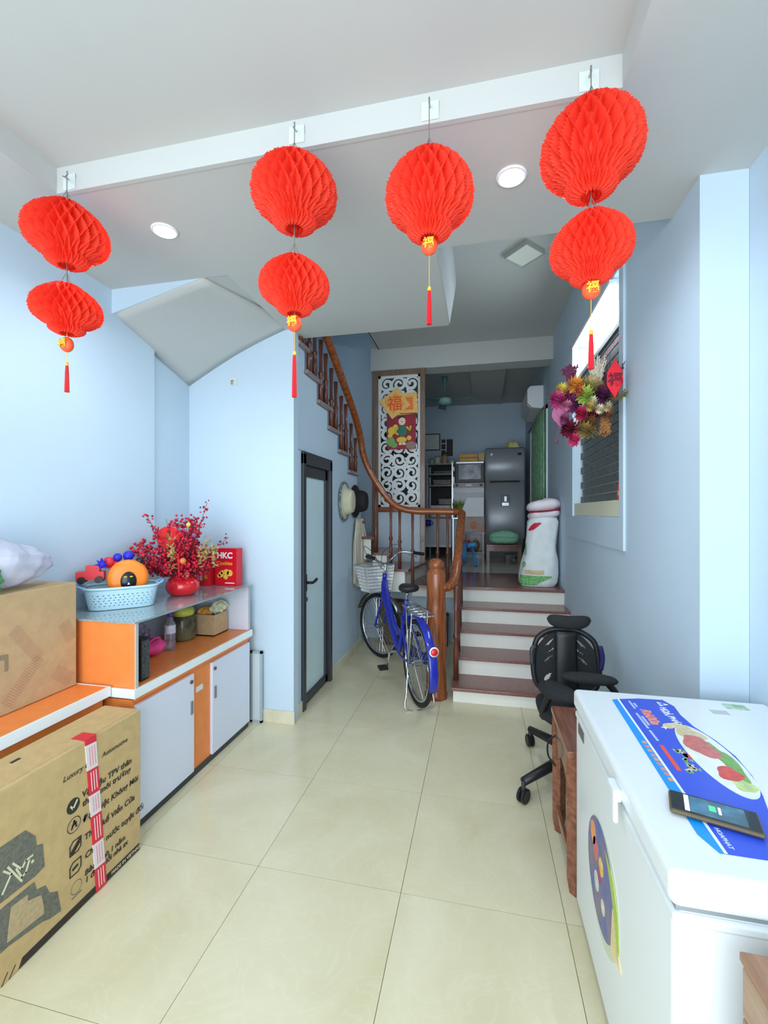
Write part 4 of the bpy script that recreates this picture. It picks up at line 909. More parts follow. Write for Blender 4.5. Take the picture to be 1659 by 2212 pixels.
# backrest: padded centre spine, two slotted wings in a frame
YB = 2.74
def by(x, z): return YB+.10*(z-.45)-.28*(x-.49)**2*1.6
outline = [(.44, .755), (.38, .735), (.33, .69), (.312, .60), (.312, .50), (.335, .43), (.40, .40), (.58, .40), (.645, .43), (.668, .50), (.668, .60), (.65, .69), (.60, .735), (.54, .755)]
pts = smooth_path([(x, by(x, z), z) for x, z in outline+outline[:1]], 4)
MB().tube(pts[:-1], .016, 8, closed=True).build('back_frame', M_BLACK, oc, smooth=True)
def wing(sgn):
    mb = MB(); nu, nv = 20, 44
    P = lambda i, j: (lambda x, z: (x, by(x, z), z))(*wp(i/nu, j/nv))
    def wp(u, v):
        z = .41+.335*v; xo = .17 if v < .2 else (.178 if v < .55 else .178-.11*((v-.55)/.45)**1.6)
        xo = min(xo, .12+.3*v) if v < .2 else xo
        return (.49+sgn*(.05+(xo-.05)*u), z)
    vs = {}; fs = []
    def hole(u, v):
        for (u0, v0, su, w0) in ((.42, .80, .55, .035), (.35, .52, .60, .022), (.42, .20, .55, .04), (.25, .66, .4, .012)):
            du = (u-u0); dv = (v-v0)-(-.28*du if True else 0)
            if abs(du) < su*.36 and abs(dv) < w0*(1-(du/(su*.42))**2)+.004: return True
        return False
    for i in range(nu):
        for j in range(nv):
            if hole((i+.5)/nu, (j+.5)/nv): continue
            fs.append([(i, j), (i+1, j), (i+1, j+1), (i, j+1)])
    idx = {}; vv = []
    for f in fs:
        for q in f:
            if q not in idx: idx[q] = len(vv); vv.append(P(*q))
    mb.add(vv, [tuple(idx[q] for q in f) for f in fs]); return mb
for sgn in (-1, 1): wing(sgn).build('back_wing', M_BLACKF, oc, solid=.012)
MB().grid(lambda u, v: (.435+.11*u, by(.49, .40+.35*v)-.02-.012*math.sin(PI*u), .40+.35*v), 8, 14).build('back_spine', M_BLACK, oc, smooth=True, solid=.03)
MB().tube(smooth_path([(.49, 2.76, .44), (.49, 2.80, .36), (.49, 2.72, .31), (.50, 2.60, .325)]), .022, 8).build('back_support', M_BLACK, oc, smooth=True)
MB().box(.46, .52, by(.49, .76)-.006, by(.49, .76)+.012, .73, .79).build('neck_stem', M_ALU, oc, bevel=.004)
def hr(u, v):
    a = 2*PI*v; x = -1+2*u; e = max(.02, 1-abs(x)**4)**.5
    return (.513+.122*x, 2.77-.02*(1-x*x)+.022*e*math.cos(a), .800+.014*x*x+.042*e*math.sin(a)*(1 if math.sin(a) > 0 else .95))
MB().grid(lambda v, u: hr(u, v), 16, 24, cu=True).build('headrest', M_BLACKF, oc, smooth=True)
def pad(name, c, L, W, H, rz):
    def fn(u, v):
        a = 2*PI*u; f = PI*(v-.5); n = 2.6; cc, s = math.cos(a), math.sin(a); r = (abs(cc)**n+abs(s)**n)**(-1/n); k = max(0, math.cos(f))**.5
        x, y = L*r*cc*k, W*r*s*k
        return (c[0]+x*math.cos(rz)-y*math.sin(rz), c[1]+x*math.sin(rz)+y*math.cos(rz), c[2]+H*math.sin(f))
    return MB().grid(fn, 32, 12, cu=True).build(name, M_BLACKF, oc, smooth=True)
pad('arm_pad', (.385, 2.33, .548), .125, .062, .034, -1.0)
pad('arm_pad', (.545, 2.42, .598), .135, .05, .022, -.08)
MB().tube(smooth_path([(.36, 2.50, .345), (.325, 2.46, .37), (.335, 2.42, .45), (.365, 2.38, .53)]), .017, 8).build('arm_post', M_BLACK, oc, smooth=True)
MB().tube(smooth_path([(.66, 2.52, .345), (.70, 2.50, .37), (.69, 2.46, .50), (.63, 2.43, .585)]), .017, 8).build('arm_post', M_BLACK, oc, smooth=True)
MB().tube(smooth_path([(.672, 2.72, .68), (.684, 2.72, .62), (.676, 2.72, .55)]), .014, 8).build('side_strap', mat('dark_blue_strap', (34, 34, 92), .6), oc, smooth=True)
MB().tube(smooth_path([(.318, 2.72, .66), (.298, 2.71, .64), (.300, 2.71, .56)]), .012, 8).build('side_strap', M_ALU, oc, smooth=True)
# ------------------------------------------------------------ plank crate in the near right corner
cr = thing('wooden_crate', 'brown wooden crate of horizontal planks in front of the freezer', 'crate', (.66, .6, 0))
M_CR = wood('crate_wood', (150, 112, 88), (176, 138, 110), .6, 'Y', 0)
M_CR2 = wood('crate_wood_pale', (160, 132, 108), (182, 154, 130), .6, 'Y', 0)
for k in range(9):
    z0 = .012+k*.0805; MB().box(.405, .42, .36, .80, z0, z0+.077).build('plank', M_CR if k % 2 else M_CR2, cr, bevel=.003)
    MB().box(.42, .93, .785, .80, z0, z0+.077).build('plank', M_CR2 if k % 2 else M_CR, cr, bevel=.003)
    MB().box(.42, .93, .36, .375, z0, z0+.077).build('plank', M_CR, cr, bevel=.003)
for k in range(6):
    x0 = .403+k*.089; MB().box(x0, x0+.086, .355, .805, .737, .752).build('plank', M_CR2 if k % 2 else M_CR, cr, bevel=.003)
for (x, y) in ((.422, .377), (.422, .755), (.90, .377), (.90, .755)): MB().box(x, x+.03, y, y+.028, 0, .735).build('corner_post', M_CR, cr)
# ------------------------------------------------------------ bicycle
M_BLUE = mat('bike_blue_paint', (34, 48, 168), .2, coat=.6)
M_TIRE = mat('black_rubber', (30, 30, 31), .7)
bi = thing('bicycle', 'blue step-through bicycle with wire basket and rear rack parked beside the newel post', 'bicycle', (-.462, 3.29, 0), math.atan2(1.013, -.525))
WB, RW = 1.13, .318
def wheel(xc, delta):
    Mx = Matrix.Translation((xc, 0, RW)) @ Matrix.Rotation(delta, 4, 'Z')
    w_ = MB().ring((0, 0, 0), RW-.018, .018, 'y', 56, 10).xf(Mx).build('wheel', M_TIRE, bi, local=True, smooth=True)
    MB().ring((0, 0, 0), RW-.043, .012, 'y', 48, 6).xf(Mx).build('rim', M_CHROME, w_, local=True, smooth=True)
    sp = MB()
    for k in range(36):
        a = 2*PI*k/36; b = a+(.5 if k % 2 else -.5); s = 1 if k % 4 < 2 else -1
        sp.tube([(.022*math.cos(b), s*.03, .022*math.sin(b)), ((RW-.05)*math.cos(a), 0, (RW-.05)*math.sin(a))], .0016, 4)
    tag(sp.xf(Mx).build('spokes', M_STEEL, w_, local=True), kind='stuff')
    MB().tube([(0, -.05, 0), (0, -.035, 0), (0, -.034, 0), (0, .034, 0), (0, .035, 0), (0, .05, 0)], [.008, .008, .028, .028, .008, .008], 14).xf(Mx).build('hub', M_STEEL, w_, local=True, smooth=False)
    return w_
ST = math.radians(24)
wheel(0, 0); wheel(WB, ST)
def bt(name, pts, r, m, k=5, sm=True, n=10, par=bi): return MB().tube(smooth_path(pts, k), r, n).build(name, m, par, local=True, smooth=sm)
HT = Vector((WB-.20, 0, .86)); HB = Vector((WB-.125, 0, .64)); BBk = Vector((.44, 0, .27)); SEAT = Vector((.26, 0, .74))
bt('head_tube', [tuple(HT), tuple(HB)], .021, M_BLUE)
bt('down_tube', [tuple(HB+Vector((0, 0, .03))), (.80, 0, .52), (.62, 0, .36), tuple(BBk)], .026, M_BLUE)
bt('top_tube', [tuple(HT-Vector((0, 0, .05))), (.78, 0, .62), (.58, 0, .45), (.40, 0, .42)], .02, M_BLUE)
bt('seat_tube', [tuple(BBk), tuple(SEAT)], .018, M_BLUE)
for s in (-1, 1):
    bt('chain_stay', [tuple(BBk+Vector((0, s*.03, 0))), (.2, s*.05, .29), (0, s*.055, RW)], .010, M_BLUE)
    bt('seat_stay', [(.33, s*.02, .60), (.15, s*.05, .44), (0, s*.055, RW)], .009, M_BLUE)
Ms = Matrix.Translation((WB, 0, RW)) @ Matrix.Rotation(ST, 4, 'Z')
for s in (-1, 1):
    MB().tube(smooth_path([(-.115, s*.03, .34), (-.08, s*.05, .22), (-.02, s*.055, .06), (0, s*.055, 0)]), .011, 8).xf(Ms).build('fork_blade', M_BLUE, bi, local=True, smooth=True)
bt('seat_post', [tuple(SEAT), (.235, 0, .80)], .013, M_CHROME)
def sad(u, v):
    a = 2*PI*u; f = PI*(v-.5); k = max(0, math.cos(f))**.5; x = math.cos(a)
    wd = .035+.062*(1-(x+1)/2)**1.1
    return (.24+.125*x*k, wd*math.sin(a)*k*1.15, .835+.032*math.sin(f)+.014*(1-x)*.5*k)
MB().grid(sad, 32, 12, cu=True).build('saddle', mat('black_saddle', (34, 33, 34), .45), bi, local=True, smooth=True)
# mudguards
def guard(xc, a0, a1, delta, m, name):
    Mx = Matrix.Translation((xc, 0, RW)) @ Matrix.Rotation(delta, 4, 'Z')
    def fn(u, v):
        a = a0+(a1-a0)*v; b = (u-.5)*2.2; r = RW+.022+.012*math.cos(b)
        return (r*math.cos(a), .031*math.sin(b)/math.sin(1.1)*1.0, r*math.sin(a))
    return MB().grid(fn, 9, 30).xf(Mx).build(name, m, bi, local=True, smooth=True, solid=.002)
guard(0, math.radians(28), math.radians(196), 0, M_BLUE, 'rear_mudguard')
guard(WB, math.radians(20), math.radians(150), ST, M_STEEL, 'front_mudguard')
# rear rack and lamp
rk = MB()
for s in (-1, 1):
    rk.tube(smooth_path([(.24, s*.03, .70), (.15, s*.06, .715), (-.18, s*.062, .715), (-.22, s*.03, .712), (-.225, 0, .712)]), .006, 8)
    rk.cyl((0, s*.066, RW), (-.06, s*.062, .712), .005).cyl((0, s*.066, RW), (.08, s*.062, .714), .005)
for x in (-.14, -.06, .02, .10): rk.cyl((x, -.06, .715), (x, .06, .715), .0045)
rk.tube(smooth_path([(-.02, -.04, .722), (.16, -.03, .735), (.16, .03, .735), (-.02, .04, .722)]), .004, 6)
rk.build('rear_rack', M_CHROME, bi, local=True, smooth=True)
MB().lathe([(.0001, -.012), (.022, -.012), (.027, 0), (.022, .004)], (-.35, 0, .50), 20, 'x').build('reflector', mat('red_reflector', (226, 34, 46), .2, coat=.6), bi, local=True, smooth=True)
MB().lathe([(.026, -.003), (.034, -.001), (.034, .006), (.026, .008)], (-.348, 0, .50), 20, 'x').build('reflector_ring', M_WHITE, bi, local=True, smooth=True)
# chain guard, crank, pedals
MB().prism([(-.02, .30), (.42, .215), (.50, .235), (.52, .29), (.47, .335), (.38, .345), (-.02, .375)], 'xz', -.075, -.055).build('chain_guard', mat('bike_navy', (30, 36, 110), .3), bi, local=True, bevel=.006)
MB().cyl((.44, -.09, .27), (.44, .09, .27), .016).build('bottom_bracket', M_STEEL, bi, local=True)
for s, dx, dz in ((1, .06, -.15), (-1, -.06, .15)):
    c_ = MB().cyl((.44, s*.09, .27), (.44+dx, s*.09, .27+dz), .010).build('crank', M_CHROME, bi, local=True)
    MB().box(.44+dx-.04, .44+dx+.04, s*.095 if s > 0 else -.17, .17 if s > 0 else s*.095, .27+dz-.011, .27+dz+.011).build('pedal', M_BLACK, c_, local=True)
bt('kickstand', [(-.01, .075, RW-.02), (-.05, .10, .12), (-.09, .11, .01), (-.09, -.085, .01), (-.05, -.10, .12), (-.01, -.075, RW-.02)], .006, M_CHROME, 4)
# handlebar with grips, bell, wire basket (turn with the fork)
Mh = Matrix.Translation((HT.x, 0, 0)) @ Matrix.Rotation(ST, 4, 'Z')
MB().cyl((0, 0, .84), (-.012, 0, .95), .013).tube(smooth_path([(-.20, -.30, 1.045), (-.10, -.285, 1.05), (.0, -.20, 1.055), (.01, -.08, .985), (-.012, 0, .955), (.01, .08, .985), (.0, .20, 1.055), (-.10, .285, 1.05), (-.20, .30, 1.045)], 5), .011, 8).xf(Mh).build('handlebar', M_CHROME, bi, local=True, smooth=True)
for s in (-1, 1):
    MB().cyl((-.10, s*.287, 1.05), (-.22, s*.302, 1.045), .017).xf(Mh).build('grip', M_BLACK, bi, local=True)
    MB().tube(smooth_path([(-.02, s*.235, 1.05), (-.06, s*.262, 1.03), (-.16, s*.27, 1.015)]), .005, 6).xf(Mh).build('brake_lever', M_STEEL, bi, local=True)
    MB().tube(smooth_path([(-.01, s*.23, 1.06), (.06, s*.20, 1.13), (.10, s*.06, 1.05), (.05, 0, .90)]), .003, 6).xf(Mh).build('brake_cable', M_ALU, bi, local=True)
bkb = MB(); x0, x1 = .06, .30
def ring_at(z, k):
    a, b, c = .06, .06+.17+.07*k, .125+.045*k
    return [(a, -c, z), (b-.03, -c, z), (b, -c+.03, z), (b, c-.03, z), (b-.03, c, z), (a, c, z)]
levels = [0, .12, .25, .37, .5, .62, .75, .87, 1.0]
for k in levels: bkb.tube(ring_at(.68+.25*k, k), .0035 if k < 1 else .006, 6, closed=True)
lo, hi = ring_at(.68, 0), ring_at(.93, 1)
for i in range(6):
    a0, a1 = Vector(lo[i]), Vector(lo[(i+1) % 6]); b0, b1 = Vector(hi[i]), Vector(hi[(i+1) % 6])
    n = max(2, int((a1-a0).length/.012))
    for j in range(n): bkb.cyl(tuple(a0+(a1-a0)*j/n), tuple(b0+(b1-b0)*j/n), .0027, n=4)
for j in range(12): bkb.cyl((.06, -.12+.02*j, .68), (.23, -.12+.02*j, .68), .0022, n=4)
bkb.xf(Mh).build('basket', mat('grey_wire', (176, 180, 182), .35, metal=.7), bi, local=True)
# ------------------------------------------------------------ rice sack on the landing
rs = thing('rice_sack', 'tall white woven sack with a folded top and green and red print on the landing', 'sack', (.61, 4.78, ZL))
def sack(u, v):
    a = 2*PI*u; n = 2.8; c, s = math.cos(a), math.sin(a); r = (abs(c)**n+abs(s)**n)**(-1/n)
    prof = [(0, .165), (.04, .185), (.2, .188), (.35, .175), (.5, .155), (.7, .148), (.85, .152), (.93, .15), (1, .12)]
    for i in range(len(prof)-1):
        if v <= prof[i+1][0]:
            t = (v-prof[i][0])/(prof[i+1][0]-prof[i][0]); w_ = prof[i][1]*(1-t)+prof[i+1][1]*t; break
    wv = 1+.025*math.sin(4*a+9*v)+.02*math.sin(9*a-6*v)+.015*math.sin(21*v+2*a)
    return (.585+.055*v**1.3+w_*r*c*wv, 4.78+.8*w_*r*s*wv, ZL+.003+.70*v)
M_SACK = mat('woven_sack', (226, 232, 232), .6, var=.04, scale=10, bump=.5, bscale=12)
MB().grid(sack, 48, 40, cu=True).build('bag', M_SACK, rs, smooth=True)
for k, (zz, rr_, h) in enumerate(((.73, .155, .05), (.82, .165, .06))):
    def roll(u, v, zz=zz, rr_=rr_, h=h, k=k):
        a = 2*PI*u; f = PI*(v-.5); kk = max(0, math.cos(f))**.5; n = 2.6; c, s = math.cos(a), math.sin(a); r = (abs(c)**n+abs(s)**n)**(-1/n)
        wv = 1+.03*math.sin(5*a+k)+.02*math.sin(11*a)
        return (.645-.005*k+rr_*r*c*kk*wv, 4.78+.78*rr_*r*s*kk*wv, ZL+zz+h*math.sin(f)+.018*math.cos(a*1.0+.5))
    MB().grid(roll, 40, 12, cu=True).build('folded_top', mat('pink_white_sack', (238, 226, 232), .6, var=.05, scale=10), rs, smooth=True)
MB().tube([(.645+.157*math.cos(a), 4.78-.125*math.sin(a) if True else 0, ZL+.775+.018*math.cos(a+.5)) for a in [PI*.12+PI*.76*i/20 for i in range(21)]], .010, 6).build('red_seam', mat('dark_red_print', (150, 30, 56), .6), rs)
def patch(name, u0, u1, v0, v1, m, off=1.012, shape=None):
    mb = MB(); n = 16; vv = []; ff = []
    for j in range(n+1):
        for i in range(n+1):
            uu = u0+(u1-u0)*i/n; v = v0+(v1-v0)*j/n; p = Vector(sack(uu, v)); c = Vector((.585+.055*v**1.3, 4.78, p.z)); vv.append(tuple(c+(p-c)*off))
    for j in range(n):
        for i in range(n):
            if shape and not shape((i+.5)/n, (j+.5)/n): continue
            ff.append((j*(n+1)+i, j*(n+1)+i+1, (j+1)*(n+1)+i+1, (j+1)*(n+1)+i))
    return MB().add(vv, ff).build(name, m, rs, smooth=True)
mg = mat('green_sack_print', (70, 160, 74), .6, rgb2=(150, 206, 140), scale=60)
patch('green_print', .55, .84, .02, .16, mg, shape=lambda a, b: b > .9*(a-.55)*2.2 or a < .5)
patch('green_motif', .56, .63, .27, .36, mg, shape=lambda a, b: (a-.5)**2+(b-.5)**2 < .22 and (a-.5)**2+(b-.4)**2 > .03)
patch('tan_print', .62, .78, .18, .24, mat('tan_sack_print', (214, 190, 140), .6, var=.1, scale=40))
patch('red_print', .58, .72, .78, .94, mat('crimson_sack_print', (206, 28, 70), .6, var=.1, scale=30), shape=lambda a, b: abs(b-(.2+.65*a)) < .26*math.sin(PI*min(1, max(0, a*.95+.02)))+.02)
patch('green_strip', .54, .58, .45, .62, mg)
# ------------------------------------------------------------ hanging bouquet on the right wall
def W(px, py, dy=0.0): return (.397+(px-1185)*.002516, 2.72+dy, 2.329-(py-780)*.002697)
bo = thing('hanging_bouquet', 'dried flower bouquet in pink, yellow and purple hung on the right wall at the niche', 'flowers', (.60, 2.72, 1.85))
rn = random.Random(21)
def flower(px, py, r, col, dy=0, layers=4):
    mb = MB(); c = Vector(W(px, py, dy))
    for l in range(layers):
        n = 7+2*l
        for k in range(n):
            a = 2*PI*k/n+l*.4; el = .15+.95*(1-l/layers); L = r*(.6+.4*(l+1)/layers)
            d = Vector((math.cos(a)*math.cos(el), -math.sin(el)-.05, math.sin(a)*math.cos(el)))
            leafm(mb, tuple(c), d, L, r*.36)
    mb.ball(tuple(c), r*.4, 8, 6)
    key = 'petal_%d_%d_%d' % col
    return mb.build('flower', mat(key, col, .7, var=.12, scale=40), bo)
for (px, py, r, col, dy) in ((1208, 848, .034, (226, 206, 84), -.06), (1236, 842, .048, (228, 158, 62), -.07), (1228, 862, .045, (170, 56, 84), -.05), (1200, 868, .052, (190, 60, 124), -.05), (1232, 880, .052, (112, 44, 100), -.07),
                            (1252, 866, .05, (168, 190, 82), -.10), (1268, 845, .055, (186, 172, 112), -.06), (1290, 868, .05, (90, 30, 74), -.08), (1246, 903, .04, (186, 36, 74), -.09), (1222, 930, .05, (112, 20, 48), -.05), (1275, 905, .042, (120, 40, 60), -.05),
                            (1235, 953, .04, (212, 62, 112), -.05), (1240, 935, .035, (214, 80, 120), -.04), (1283, 896, .026, (236, 222, 190), -.10), (1300, 890, .028, (222, 200, 160), -.08), (1268, 880, .03, (230, 226, 190), -.10), (1270, 920, .04, (140, 104, 56), -.05), (1255, 935, .045, (150, 124, 70), -.06), (1218, 885, .03, (206, 120, 150), -.09), (1262, 892, .026, (200, 170, 90), -.12), (1285, 845, .034, (196, 150, 130), -.05), (1242, 858, .03, (206, 90, 70), -.11), (1305, 905, .03, (150, 96, 62), -.05), (1212, 912, .028, (150, 70, 110), -.08)):
    flower(px, py, r*1.35, col, dy, 5)
def tuft(name, px, py, n, L, spread, col, dy=0, up=1, th=.0022):
    mb = MB(); c = Vector(W(px, py, dy))
    for k in range(n):
        d = Vector((rn.uniform(-spread, spread), rn.uniform(-spread, spread)*.6, up)).normalized()
        e = c+d*L*rn.uniform(.45, 1); mb.tube([tuple(c), tuple(e)], [th*.6, th], 4)
        for q in range(4):
            p = c+(e-c)*rn.uniform(.5, 1.02)+Vector((rn.uniform(-1, 1), rn.uniform(-1, 1), rn.uniform(-1, 1)))*.008
            mb.ball(tuple(p), th*rn.uniform(1.2, 2.0), 5, 4)
    return tag(mb.build(name, mat(name+'_mat', col, .8), bo), kind='stuff')
tuft('purple_sprigs', 1228, 835, 46, .12, .42, (116, 52, 84), -.02, 1, .0035)
tuft('pale_grass', 1285, 850, 60, .20, .32, (222, 216, 196), -.03)
tuft('dark_sprigs', 1315, 850, 60, .17, .5, (96, 74, 84), .0)
tuft('olive_sprigs', 1258, 900, 80, .15, .7, (112, 100, 56), -.03, -1, .003)
tuft('straw_sheaf', 1300, 895, 60, .14, .25, (160, 108, 62), -.04, -1, .0035)
tuft('olive_side_sprigs', 1325, 870, 50, .10, 1.2, (128, 120, 70), .0, .3)
for (px, py, sz, ang) in ((1205, 900, .085, -.4), (1212, 893, .07, -.8)):
    c = Vector(W(px, py, -.06)); pts = []
    for k in range(14):
        a = 2*PI*k/14; pts.append((c.x+sz*.55*math.sin(a), c.z+sz*.62*math.cos(a)-(.35*sz if k == 7 else 0)))
    MB().prism(pts, 'xz', c.y-.002+ang*.01, c.y+.002+ang*.01).build('heart_leaf', mat('mauve_leaf', (166, 92, 130), .6, var=.1, scale=20), bo)
MB().cyl(W(1200, 905, -.03), W(1198, 955, -.03), .0018).ball(W(1198, 955, -.03), .012, 8, 6).build('trailing_stem', mat('mauve_stem', (110, 60, 90), .7), bo)
c = Vector(W(1311, 840, -.13))
dq = [(0, .15), (.045, .06), (.052, -.02), (.0, -.135), (-.052, -.04), (-.05, .05)]
MB().prism([(c.x+a*.8, c.z+b*.75) for a, b in dq], 'xz', c.y-.006, c.y+.006).build('red_ornament', mat('red_velvet', (228, 30, 48), .6, var=.1, scale=60), bo, bevel=.003)
text('lettering', '\u798f', .075, mat('maroon_print', (122, 12, 42), .6), bo, frame((c.x, c.y-.0075, c.z-.028), (1, 0, 0), (0, 0, 1)), align='CENTER', bold=.002)
MB().tube(smooth_path([W(1262, 830, -.03), W(1290, 790, .02), (.78, 2.73, 2.44), (.797, 2.735, 2.46)]), .003, 6).build('hanging_cord', mat('pink_cord', (226, 130, 150), .6), bo)
# ------------------------------------------------------------ kitchen
fg_ = thing('refrigerator', 'tall silver two-door refrigerator with a water dispenser by the kitchen back wall', 'refrigerator', (.39, 7.62, ZL))
M_SIL = mat('brushed_silver', (178, 184, 190), .38, metal=.25, var=.03, scale=40, stretch=(1, 1, 30))
MB().box(.088, .70, 7.38, 7.98, ZL+.03, 2.475).build('body', mat('fridge_grey_side', (130, 136, 144), .5), fg_, bevel=.01)
def fdoor(z0, z1, name):
    def fn(u, v):
        return (.086+.616*u, 7.365-.035*math.sin(PI*u)**.6, z0+(z1-z0)*v)
    return MB().grid(fn, 24, 3).build(name, M_SIL, fg_, smooth=True, solid=.03)
d1 = fdoor(1.955, 2.47, 'freezer_door'); d2 = fdoor(ZL+.05, 1.925, 'fridge_door')
MB().box(.16, .62, 7.318, 7.34, 1.925, 1.955).build('handle_groove', M_INK, fg_)
MB().box(.335, .47, 7.312, 7.33, 1.545, 1.72).build('dispenser', mat('dispenser_dark', (74, 80, 90), .3), fg_, bevel=.004)
MB().box(.35, .455, 7.304, 7.314, 1.55, 1.60).box(.385, .42, 7.302, 7.314, 1.62, 1.70).build('dispenser_tray', M_STEEL, fg_)
MB().box(.59, .65, 7.325, 7.345, 2.36, 2.40).build('badge', M_INK, fg_)
MB().cyl((.185, 7.318, 2.38), (.185, 7.345, 2.38), .02).build('round_sticker', M_WHITE, fg_)
MB().box(.088, .70, 7.36, 7.40, ZL, ZL+.05).build('plinth', M_BLACK, fg_)
MB().box(.10, .69, 7.345, 7.42, 2.475, 2.487).build('top_trim', M_ALU, fg_)
t = thing('yellow_bag', 'yellow plastic bag on top of the refrigerator', 'bag', (.54, 7.5, 2.488))
MB().grid(lambda u, v: (.54+.115*(1+.12*math.sin(10*PI*u))*math.cos(PI/2*v)**.6*math.cos(2*PI*u), 7.55+.1*math.cos(PI/2*v)**.6*math.sin(2*PI*u), 2.489+.125*math.sin(PI/2*v)*(1+.1*math.sin(8*PI*u)*(1-v))), 24, 10, cu=True).build('film', mat('yellow_film', (238, 232, 96), .4, rgb2=(250, 250, 220), scale=12), t, smooth=True)
# metal shelf rack at the left
rk = thing('shelf_rack', 'dark metal kitchen rack with open shelves at the left of the ovens', 'rack', (-.64, 7.6, ZL))
for (x, y) in ((-.86, 7.38), (-.445, 7.38), (-.86, 7.8), (-.445, 7.8)): MB().box(x-.012, x+.012, y-.012, y+.012, ZL, 2.27).build('upright', M_STEEL, rk)
for z in (.92, 1.36, 1.90, 2.09, 2.26): MB().box(-.87, -.432, 7.37, 7.81, z-.02, z).build('shelf', mat('rack_grey', (150, 150, 152), .5), rk)
MB().box(-.87, -.432, 7.80, 7.81, ZL, 2.26).build('back_panel', mat('rack_dark', (52, 50, 50), .6), rk)
g = 'kitchenware on the dark metal rack'
for (nm, lb, x, z, w_, h, col) in (('food_tub', 'white plastic tub on the middle shelf of the dark rack', -.64, 1.361, .34, .20, (226, 230, 234)), ('paper_bundle', 'mottled grey bundle above the white tub on the dark rack', -.56, 1.57, .24, .10, (150, 138, 136)),
                               ('steel_pan', 'low steel pan on the upper shelf of the dark rack', -.62, 1.901, .30, .09, (128, 122, 112)), ('tray', 'dark green tray on the top inner shelf of the dark rack', -.60, 2.091, .34, .05, (88, 96, 78))):
    t = thing(nm, lb, 'container', (x, 7.55, z), 0, g)
    MB().box(x-w_/2, x+w_/2, 7.42, 7.68, z, z+h).build('body', mat(nm+'_mat', col, .5, var=.2, scale=20), t, bevel=.015)
    MB().box(x-w_/2-.005, x+w_/2+.005, 7.415, 7.685, z+h-.012, z+h).build('rim', mat(nm+'_mat2', tuple(min(255, c+18) for c in col), .5), t, bevel=.004)
g = 'jars and pots on top of the rack'
for (nm, lb, x, r, h, col) in (('pot_plant', 'small green plant pot at the left on top of the rack', -.80, .045, .10, (150, 176, 150)), ('glass_jar', 'cream jar on top of the rack beside the plant pot', -.70, .05, .14, (206, 204, 178)), ('tea_tin', 'brown and white tin on top of the rack', -.58, .052, .17, (166, 140, 112)), ('green_cup', 'pale green cup at the right on top of the rack', -.46, .045, .08, (176, 206, 178))):
    t = thing(nm, lb, 'jar', (x, 7.5, 2.261), 0, g)
    MB().lathe([(.0001, 0), (r*.9, 0), (r, .01), (r, h*.75), (r*.8, h*.85)], (x, 7.5, 2.261), 18).build('body', mat(nm+'_c', col, .4, var=.15, scale=30), t, smooth=True)
    MB().lathe([(r*.85, h*.84), (r*.85, h), (.0001, h)], (x, 7.5, 2.261), 18).build('lid', mat(nm+'_l', tuple(int(c*.7) for c in col), .5), t)
# microwave and oven
mw_ = thing('microwave_oven', 'black-framed microwave with a silver reflective door above the range', 'microwave', (-.16, 7.55, 1.935))
MB().box(-.395, .07, 7.36, 7.75, 1.935, 2.285).build('body', mat('microwave_dark', (50, 50, 58), .4), mw_, bevel=.006)
MB().box(-.345, .02, 7.353, 7.362, 1.985, 2.235).build('window', mat('reflective_window', (176, 184, 190), .2, rgb2=(110, 120, 132), scale=9), mw_, bevel=.03, seg=3)
MB().box(-.38, .06, 7.352, 7.36, 2.25, 2.275).build('top_strip', M_STEEL, mw_)
ov_ = thing('kitchen_range', 'white oven range with control knobs under the microwave', 'oven', (-.17, 7.55, ZL))
MB().box(-.42, .07, 7.36, 7.85, ZL, 1.93).build('body', mat('range_white', (226, 232, 238), .4), ov_, bevel=.005)
MB().box(-.42, .07, 7.345, 7.362, 1.85, 1.93).build('control_panel', mat('range_grey', (170, 166, 164), .4), ov_)
for x in (-.37, .02): MB().cyl((x, 7.325, 1.89), (x, 7.346, 1.89), .024).build('knob', M_BLACK, ov_)
MB().box(-.23, -.13, 7.342, 7.346, 1.875, 1.905).build('display', M_WHITE, ov_)
MB().box(-.39, .05, 7.348, 7.36, 1.36, 1.80).build('oven_door', mat('oven_glass', (84, 82, 96), .15), ov_)
MB().box(-.40, .06, 7.342, 7.348, 1.77, 1.81).build('door_trim', M_WHITE, ov_)
t = thing('gold_box', 'long gold cardboard box lying on the microwave', 'box', (-.17, 7.5, 2.287))
MB().box(-.325, -.03, 7.38, 7.62, 2.287, 2.405).build('carton', mat('gold_card', (222, 172, 84), .5, var=.1, scale=20), t, bevel=.003)
MB().box(-.325, -.03, 7.376, 7.38, 2.335, 2.355).build('printed_band', mat('brown_band', (170, 118, 56), .5), t)
t = thing('tan_box', 'short tan box between the gold box and the refrigerator', 'box', (.03, 7.5, 2.287))
MB().box(-.02, .072, 7.38, 7.60, 2.287, 2.415).build('carton', mat('tan_card', (206, 176, 120), .5, var=.1, scale=20), t, bevel=.003)
MB().box(-.02, .072, 7.378, 7.602, 2.40, 2.418).build('lid', MATS['gold_card'], t)
